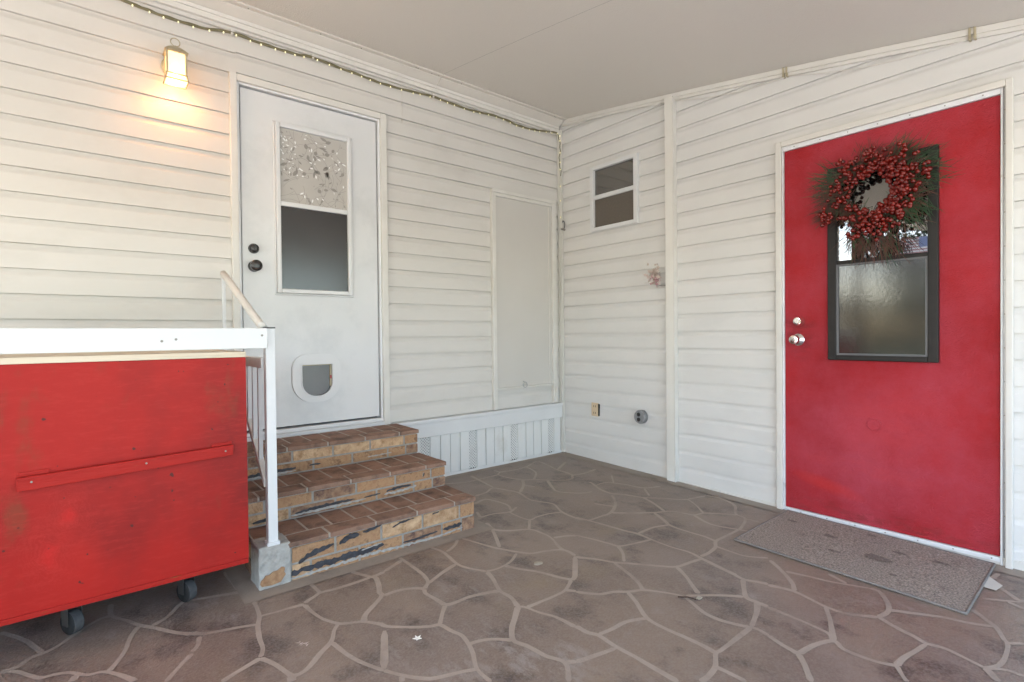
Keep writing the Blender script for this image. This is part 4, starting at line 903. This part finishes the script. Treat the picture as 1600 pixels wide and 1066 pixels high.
s = MB(); s.ball((LX, LY, 2.345), .020, 0, 12, 8, (1, 1, 1.3)); s.build('light_bulb', mat('lit bulb', (1, .9, .7), .4, emit=(1, .72, .36), estr=3), ln, smooth=True)
pd = bpy.data.lights.new('lantern_light', 'POINT'); pd.energy = .20; pd.color = (1, .40, .12); pd.shadow_soft_size = .018
po = bpy.data.objects.new('lantern_light', pd); C.objects.link(po); po.location = (LX, LY, 2.285)
pd2 = bpy.data.lights.new('lantern_bulb_light', 'POINT'); pd2.energy = .40; pd2.color = (1, .38, .11); pd2.shadow_soft_size = .02
po2 = bpy.data.objects.new('lantern_bulb_light', pd2); C.objects.link(po2); po2.location = (LX, LY - .008, 2.318)

# ---- rope of fairy lights
rp = thing('string_lights', (-1.5, -.03, 2.66), 'olive cord of tiny fairy lights strung along the eave and down the corner', 'string lights')
SP = [(-3.35, 2.70), (-2.977, 2.644), (-2.90, 2.636), (-2.834, 2.630), (-2.74, 2.629), (-2.637, 2.633), (-2.507, 2.656), (-2.40, 2.650), (-2.287, 2.648), (-2.18, 2.650), (-2.072, 2.662), (-1.93, 2.653), (-1.794, 2.648), (-1.68, 2.640), (-1.576, 2.640), (-1.41, 2.648), (-1.252, 2.660), (-1.08, 2.652), (-.911, 2.650), (-.75, 2.664), (-.61, 2.662), (-.48, 2.648), (-.348, 2.652), (-.24, 2.664), (-.135, 2.680), (-.06, 2.69)]
s = MB(); pl_ = smoothline([Vector((a, -.026, b - .004)) for a, b in SP], 6)
s.tube(pl_, .0062, 8); s.tube([p + Vector((0, -.006, .004 + .002 * math.sin(i))) for i, p in enumerate(pl_)], .003, 6); s.build('cord', 'olive_cord', rp, smooth=True)
rs = random.Random(4); k = 3
tot = 0; last = None
for i, p in enumerate(pl_):
    if last is None or (p - last).length > .058 + rs.uniform(-.012, .012):
        last = p; s = MB(); q = p + Vector((0, -.006, -.0075 - rs.uniform(0, .003))); s.ball(q, .0042, 0, 7, 5, (1, 1, 1.5)); s.build('bulb', 'bulb', rp, smooth=True)
s = MB(); cp = smoothline([Vector(v) for v in ((-.06, -.026, 2.69), (-.036, -.032, 2.64), (-.030, -.038, 2.55), (-.034, -.03, 2.45), (-.026, -.04, 2.35), (-.031, -.034, 2.2), (-.028, -.04, 2.0), (-.03, -.036, 1.8), (-.028, -.037, 1.4), (-.03, -.036, .9), (-.029, -.037, .45), (-.03, -.036, .03))], 6)
s.tube(cp, .0034, 6); s.build('drop_cord', 'trim', rp, smooth=True)
s = MB(); s.tube([p + Vector((-.006, -.004 + .004 * math.sin(i * 1.3), 0)) for i, p in enumerate(cp[:26])], .0035, 6); s.build('drop_cord', 'olive_cord', rp, smooth=True)
for z in (2.66, 2.62, 2.52, 2.44, 2.38, 2.24, 2.12, 1.98):
    s = MB(); s.ball((-.040, -.044, z), .0055, 0, 7, 5, (1, 1, 1.4)); s.build('bulb', 'bulb', rp, smooth=True)
for x, z in ((-2.508, 2.656), (-2.075, 2.664), (-1.252, 2.662), (-.135, 2.682)):
    s = MB(); s.box(x - .006, x + .006, -.034, -.004, z - .012, z + .016); s.build('cord_clip', 'trim', rp)

# ---- things on the shed wall
hk = thing('hanging_hook', (-.03, -.05, 1.9), 'small dangling hook with dark end hanging at the wall corner', 'hook')
s = MB(); s.tube(smoothline([Vector(v) for v in ((-.002, -.030, 1.945), (-.03, -.060, 1.950), (-.04, -.085, 1.935), (-.04, -.092, 1.905), (-.04, -.080, 1.875))], 5), .004, 8); s.build('wire', 'castor', hk, smooth=True)
s = MB(); s.tube([(-.04, -.055, 1.880), (-.04, -.092, 1.868)], .008, 10); s.build('tip', 'screw', hk, smooth=True)
ol = thing('wall_outlet', (-.01, -.375, .39), 'cream electrical outlet low on the shed wall near the corner', 'outlet')
s = MB(); s.box(-.010, .008, -.411, -.342, .345, .452); s.build('plate', 'cream_plastic', ol, bevel=.003)
for zc in (.425, .372):
    s = MB()
    for yc in (-.386, -.368): s.box(-.0112, -.0098, yc - .002, yc + .002, zc - .008, zc + .008)
    s.build('socket', 'dark', ol)
s = MB(); s.box(-.008, .004, -.421, -.4113, .35, .445); s.build('open_cover', 'dark', ol)
jb = thing('round_outlet', (-.03, -.83, .39), 'round grey twist-lock outlet box with two black sockets low on wall', 'outlet')
JY, JZ = -.828, .392
s = MB(); s.lathe((.004, JY, JZ), (-1, 0, 0), [(0, .050), (.030, .050), (.034, .047), (.034, .002)], 32); s.build('housing', mat('galvanised box', (.20, .20, .20), .5, (.32, .32, .32), 25, .6, metallic=.5), jb)
s = MB(); s.lathe((-.0301, JY, JZ), (-1, 0, 0), [(0, .047), (.005, .046), (.005, .002)], 32); s.build('face_plate', mat('grey face plate', (.27, .27, .27), .45, (.36, .36, .36), 25, .6, metallic=.4), jb)
for dz in (.018, -.018):
    s = MB(); s.lathe((-.0352, JY + .004, JZ + dz), (-1, 0, 0), [(0, .0145), (.003, .0145), (.003, .011), (.0012, .010), (.0012, .002)], 20); s.build('socket', 'black', jb)
s = MB(); s.ball((-.036, JY + .028, JZ + .024), .004, 0, 8, 5); s.ball((-.036, JY - .022, JZ - .026), .004, 0, 8, 5); s.build('screw', 'screw', jb)
fb = thing('dried_bloom', (-.03, -.99, 1.39), 'faded dried flower bunch tucked behind the wall column on a hook', 'dried flowers')
s = MB(); rs = random.Random(8)
for k in range(110):
    o = Vector((-.03 - rs.uniform(0, .04), -.985 + rs.gauss(0, .020), 1.405 + rs.gauss(0, .030)))
    a, b = rs.uniform(0, 6.28), rs.uniform(-1, 1); d = Vector((-.4, math.cos(a), math.sin(a))).normalized(); e = d.cross(Vector((b, 1, .3))).normalized(); L, w = rs.uniform(.02, .04), rs.uniform(.006, .013)
    s.face([o, o + d * L * .5 + e * w, o + d * L, o + d * L * .5 - e * w], 0 if o.z > 1.395 or rs.random() < .4 else 1)
s.build('petals', ['petal', 'petal_pink'], fb, fixn=False)
s = MB(); s.tube(smoothline([Vector(v) for v in ((-.03, -.985, 1.38), (-.04, -.99, 1.355), (-.04, -1.01, 1.335), (-.036, -1.04, 1.330), (-.012, -1.057, 1.335))], 5), .0028, 8); s.build('wire_hook', 'screw', fb, smooth=True)

# ---- wreath
wr = thing('berry_wreath', (-.07, -2.30, 1.70), 'wreath of shiny red berries and pine needles hung on the red door', 'wreath')
WX, WY, WZ = -.072, -2.298, 1.703; rs = random.Random(12)
s = MB()
for j in range(9):
    ph = rs.uniform(0, 6.28); s.tube([(WX + .03 + .022 * math.cos(5 * t + ph), WY + (.140 + .028 * math.sin(4 * t + ph)) * math.cos(t), WZ + (.140 + .028 * math.sin(4 * t + ph)) * math.sin(t)) for t in [2 * math.pi * k / 60 for k in range(60)]], .0042, 5, closed=True)
s.build('vine_ring', 'vine', wr, smooth=True)
s = MB()
def needles(cy, cz, n, dirang, spread, L0, L1, gm, rad=.03):
    """cluster centre as offset from wreath centre: +cy = to the right in the picture"""
    for k in range(n):
        o = Vector((WX + rs.uniform(-.02, .035), WY - cy + rs.gauss(0, rad), WZ + cz + rs.gauss(0, rad)))
        a = R(dirang) + rs.gauss(0, spread); d = Vector((rs.uniform(-.35, .12), -math.cos(a), math.sin(a))).normalized(); L = rs.uniform(L0, L1); e = d.cross(Vector((1, 0, 0))).normalized() * .0012; bend = Vector((-.1, rs.uniform(-.3, .3), -.25)) * L * .35
        m1 = o + d * L * .55 + bend * .3; p2 = o + d * L + bend; p2.x = min(p2.x, -.012); m1.x = min(m1.x, -.012); o.x = min(o.x, -.012)
        mm = gm if rs.random() < .8 else 1 - gm
        s.face([o - e, o + e, m1 + e, m1 - e], mm); s.face([m1 - e, m1 + e, p2 + e * .2, p2 - e * .2], mm)
for k in range(40):     # ring all round
    t = 2 * math.pi * k / 40; rr = rs.uniform(.10, .19); needles(rr * math.cos(t), rr * math.sin(t), 24, math.degrees(t) + rs.uniform(-60, 60), .4, .03, .075, 1 if rs.random() < .75 else 0, .022)
needles(-.16, .09, 110, 155, .45, .06, .12, 0, .035); needles(.11, .17, 60, 40, .4, .05, .11, 0, .028); needles(.19, .03, 120, -5, .6, .04, .09, 0, .04); needles(.15, -.10, 190, -50, .5, .04, .09, 0, .035)
needles(-.19, -.07, 110, 190, .3, .05, .10, 1, .022); needles(-.05, -.23, 140, -95, .4, .05, .11, 1, .03); needles(.06, -.24, 130, -75, .35, .06, .12, 1, .03); needles(-.02, .19, 60, 80, .5, .03, .06, 1, .03); needles(-.19, .02, 70, 180, .3, .05, .11, 1, .02); needles(.18, .12, 50, 15, .4, .05, .09, 0, .03)
stuff(s.build('pine_needles', ['needle', 'needle_brown'], wr, fixn=False))
bs = []
def berry(cy, cz, dx=0, r=None): bs.append((Vector((WX - .018 + dx, WY - cy, WZ + cz)), r or rs.uniform(.009, .0122)))
while len(bs) < 380:
    t = rs.uniform(0, 6.28); rr = rs.gauss(.133, .034)
    if rr < .074 or rr > .205: continue
    dens = .62 + .38 * math.cos(t + .2)        # fuller on the right
    if -.6 < math.sin(t) * 1 < .4 and math.cos(t) < 0: dens = .28
    if rs.random() > dens: continue
    berry(rr * math.cos(t), rr * math.sin(t) * 1.02, -rs.uniform(0, .04) * (1 - abs(rr - .14) / .07 * .8))
for cy, cz, n, sg in ((-.215, -.085, 16, .017), (-.195, -.115, 10, .014), (.225, .055, 12, .018), (.155, .165, 8, .018), (-.06, -.20, 14, .02), (.02, -.19, 10, .02), (.10, -.15, 10, .02), (-.12, .155, 9, .018), (.0, .20, 8, .016), (.04, -.245, 3, .02), (-.17, .045, 6, .014)):
    for k in range(n): berry(cy + rs.gauss(0, sg), cz + rs.gauss(0, sg), -rs.uniform(0, .03))
bs = [b for b in bs if math.hypot(b[0].y - WY, b[0].z - WZ) > .078]; bs.sort(key=lambda b: b[0].x)
for o, r in bs[:100]: s = MB(); s.ball(o, r, 0, 10, 7); s.build('berry', 'berry', wr, smooth=True)
s = MB()
for o, r in bs[100:]: s.ball(o, r, 0, 8, 6)
stuff(s.build('berry_mass', 'berry', wr, smooth=True))

# ---- door mat, paper under it
dm = thing('door_mat', (-.34, -2.3, -.04), 'worn beige ribbed doormat with dark stains in front of red door', 'doormat')
def onf(x, y, h): return (x, y, floor_z(y) + h)
s = MB(); cs = [(-.667, -1.878), (-.655, -2.762), (-.030, -2.752), (-.034, -1.866)]
nx_, ny_ = 40, 56; gv = {}
for i in range(nx_ + 1):
    for j in range(ny_ + 1):
        u, v = i / nx_, j / ny_; p = [(1 - u) * ((1 - v) * cs[0][k] + v * cs[1][k]) + u * ((1 - v) * cs[3][k] + v * cs[2][k]) for k in (0, 1)]
        h = .0095 + .0022 * noise.noise(Vector((p[0] * 5, p[1] * 5, 0))) + (.004 * max(0, 1 - (u * 8)) * max(0, noise.noise(Vector((p[1] * 3, 4, 0)))))
        gv[i, j] = Vector(onf(p[0], p[1], h))
for i in range(nx_):
    for j in range(ny_): s.face([gv[i, j], gv[i + 1, j], gv[i + 1, j + 1], gv[i, j + 1]])
pile = s.build('pile', 'mat_pile', dm, fixn=False)
s = MB()
for (sx_, sy_, ra, rb, sd_) in ((-.20, -1.96, .035, .014, 1), (-.27, -2.17, .05, .022, 2), (-.38, -2.40, .07, .045, 3), (-.24, -2.45, .04, .014, 4), (-.22, -2.60, .045, .018, 5), (-.45, -2.25, .03, .015, 6), (-.52, -2.50, .025, .012, 7), (-.10, -2.30, .03, .012, 8)):
    q = [Vector(onf(sx_ + math.cos(t) * rb * .8 * (1 + .6 * noise.noise(Vector((math.cos(t) * 1.5, math.sin(t) * 1.5, sd_)))), sy_ + math.sin(t) * ra * .7 * (1 + .6 * noise.noise(Vector((math.cos(t) * 1.5, math.sin(t) * 1.5, sd_ + 9)))), .0135)) for t in [k * 6.2832 / 22 for k in range(22)]]
    st_ = MB(); st_.face(q); st_.build('stain', mat('mat stain', (.11, .085, .07), .95, (.27, .22, .185), 120, .4, .8, 160), dm, fixn=False)
loop = [gv[i, 0] for i in range(nx_)] + [gv[nx_, j] for j in range(ny_)] + [gv[i, ny_] for i in range(nx_, 0, -1)] + [gv[0, j] for j in range(ny_, 0, -1)]
s.tube([p - Vector((0, 0, .003)) for p in loop], .0058, 6, closed=True); s.build('edge_binding', 'mat_edge', dm, smooth=True)
s = MB(); s.prism([onf(-.335, -2.74, .0045), onf(-.335, -2.80, .0045), onf(-.265, -2.81, .005), onf(-.19, -2.75, .0055)], (0, 0, .0012)); tag(s.build('paper_scrap', 'paper'), 'pale corner of paper sticking out from under the doormat', 'paper')
# ---- small litter on the floor
s = MB(); o = Vector(onf(-2.30, -1.617, .0035)); P5 = []
for k in range(10): a = k * math.pi / 5 + .3; r_ = .0165 if k % 2 == 0 else .0072; P5.append(o + Vector((math.cos(a) * r_, math.sin(a) * r_, .002 if k % 2 == 0 else 0)))
s.prism(P5, (0, 0, .002)); tag(s.build('star_bloom', 'star'), 'small white star-shaped bloom lying on a flagstone in the foreground', 'flower')
s = MB(); rs = random.Random(2); o = Vector(onf(-2.61, -1.40, .003))
for k in range(9): a = rs.uniform(0, 6.28); q = o + Vector((rs.gauss(0, .008), rs.gauss(0, .014), 0)); d = Vector((math.cos(a), math.sin(a), .2)) * .011; e = Vector((-math.sin(a), math.cos(a), 0)) * .002; s.face([q - e, q + d, q + e, q - d * .4])
tag(s.build('crushed_petals', 'petal', fixn=False), 'crumpled pinkish petals on the floor left of the star bloom', 'petals')
s = MB(); rs = random.Random(6); o = Vector(onf(-1.60, -1.455, .003)); N = 12
s.prism([o + Vector((math.cos(k / N * 6.283) * .024 * rs.uniform(.6, 1.1), math.sin(k / N * 6.283) * .020 * rs.uniform(.6, 1.1), 0)) for k in range(N)], (0, 0, .002)); tag(s.build('paint_chip', 'dry'), 'pale flat chip lying on the floor in front of the steps', 'chip')
s = MB(); s.tube([Vector(onf(-1.372, -2.018, .004)), Vector(onf(-1.345, -2.045, .005)), Vector(onf(-1.335, -2.075, .004))], .0025, 5); tag(s.build('twig', 'vine', smooth=True), 'short dark twig on the floor between steps and doormat', 'twig')
s = MB(); rs = random.Random(9); o = Vector(onf(-1.318, -2.078, .004))
s.prism([o + Vector((math.cos(k / 10 * 6.283) * .017 * rs.uniform(.6, 1.1), math.sin(k / 10 * 6.283) * .012 * rs.uniform(.6, 1.1), .002 * (k % 2))) for k in range(10)], (0, 0, .0025)); tag(s.build('dry_leaf', 'dry'), 'small pale dry leaf beside the dark twig on the floor', 'leaf')

# ================================================================ OUTSIDE the carport (seen in the glass, and from a step aside)
def tree(x, y, h, r, seed, lab, n=2600):
    rs = random.Random(seed); t_ = thing('tree', (x, y, -.135), lab, 'tree')
    s = MB(); s.tube(smoothline([Vector((x, y, -.15)), Vector((x + rs.uniform(-.15, .15), y, h * .25)), Vector((x + rs.uniform(-.3, .3), y + rs.uniform(-.3, .3), h * .6)), Vector((x, y, h * .85))], 4), [.20 - .16 * k / 12 for k in range(13)], 8)
    for k in range(9):
        a = rs.uniform(0, 6.28); z = h * rs.uniform(.3, .65); L = r * rs.uniform(.5, .95); s.tube([(x, y, z), (x + math.cos(a) * L * .5, y + math.sin(a) * L * .5, z + L * .35), (x + math.cos(a) * L, y + math.sin(a) * L, z + L * .6)], [.07, .045, .015], 6)
    s.build('trunk', 'bark', t_, smooth=True)
    s = MB(); cl = [(Vector((x + rs.gauss(0, r * .45), y + rs.gauss(0, r * .45), h * rs.uniform(.42, .95))), r * rs.uniform(.25, .45)) for k in range(22)]
    for k in range(n):
        c, q = rs.choice(cl); d = Vector((rs.gauss(0, 1), rs.gauss(0, 1), rs.gauss(0, .8))); d.normalize(); o = c + d * q * rs.uniform(.55, 1.05); a = Vector((rs.gauss(0, 1), rs.gauss(0, 1), rs.gauss(0, 1))).normalized(); b = a.orthogonal().normalized(); L = rs.uniform(.07, .15)
        s.face([o - a * L, o + b * L * .5, o + a * L, o - b * L * .5])
    stuff(s.build('crown', 'leafg', t_, fixn=False))
tree(-24, 3.2, 5.2, 2.2, 1, 'broad leafy tree across the driveway, nearest the house corner'); tree(-27, -3.5, 6.0, 2.5, 2, 'tall leafy tree across the driveway, farther left'); tree(-14, -16, 5.5, 2.4, 3, 'leafy tree standing in the lawn beyond the open carport side')
s = MB(); rs = random.Random(31)
for k in range(11000):
    y = rs.uniform(-12, 9); z = rs.uniform(-.1, 2.35 + .5 * noise.noise(Vector((y * .5, 3, 0)))); o = Vector((-20.5 + rs.uniform(-.6, .6), y, z)); a = Vector((rs.gauss(0, 1), rs.gauss(0, 1), rs.gauss(0, 1))).normalized(); b = a.orthogonal().normalized(); L = rs.uniform(.08, .16)
    s.face([o - a * L, o + b * L * .5, o + a * L, o - b * L * .5])
hd = s.build('hedge', 'leafg', fixn=False); tag(hd, 'tall loose hedge running along the far side of the driveway', 'hedge')
fg = thing('flag', (-9.2, -.35, 2.6), 'small striped flag hanging from a pole in the yard', 'flag')
s = MB(); s.tube([(-9.2, -.62, -.13), (-9.2, -.62, 3.0)], .02, 8); s.build('pole', 'white', fg, smooth=True)
s = MB(); fy0, fy1, fz0, fz1 = -.60, -.02, 2.42, 2.78
for k in range(13):
    a, b = fz0 + (fz1 - fz0) * k / 13, fz0 + (fz1 - fz0) * (k + 1) / 13; yA = fy0 if k < 6 else fy0 + .23
    s.box(-9.205, -9.195, yA, fy1, a, b, 0 if k % 2 == 0 else 1)
s.box(-9.206, -9.194, fy0, fy0 + .2298, fz0 + (fz1 - fz0) * 6 / 13, fz1, 2); s.build('cloth', ['flag_red', 'flag_white', 'flag_blue'], fg)
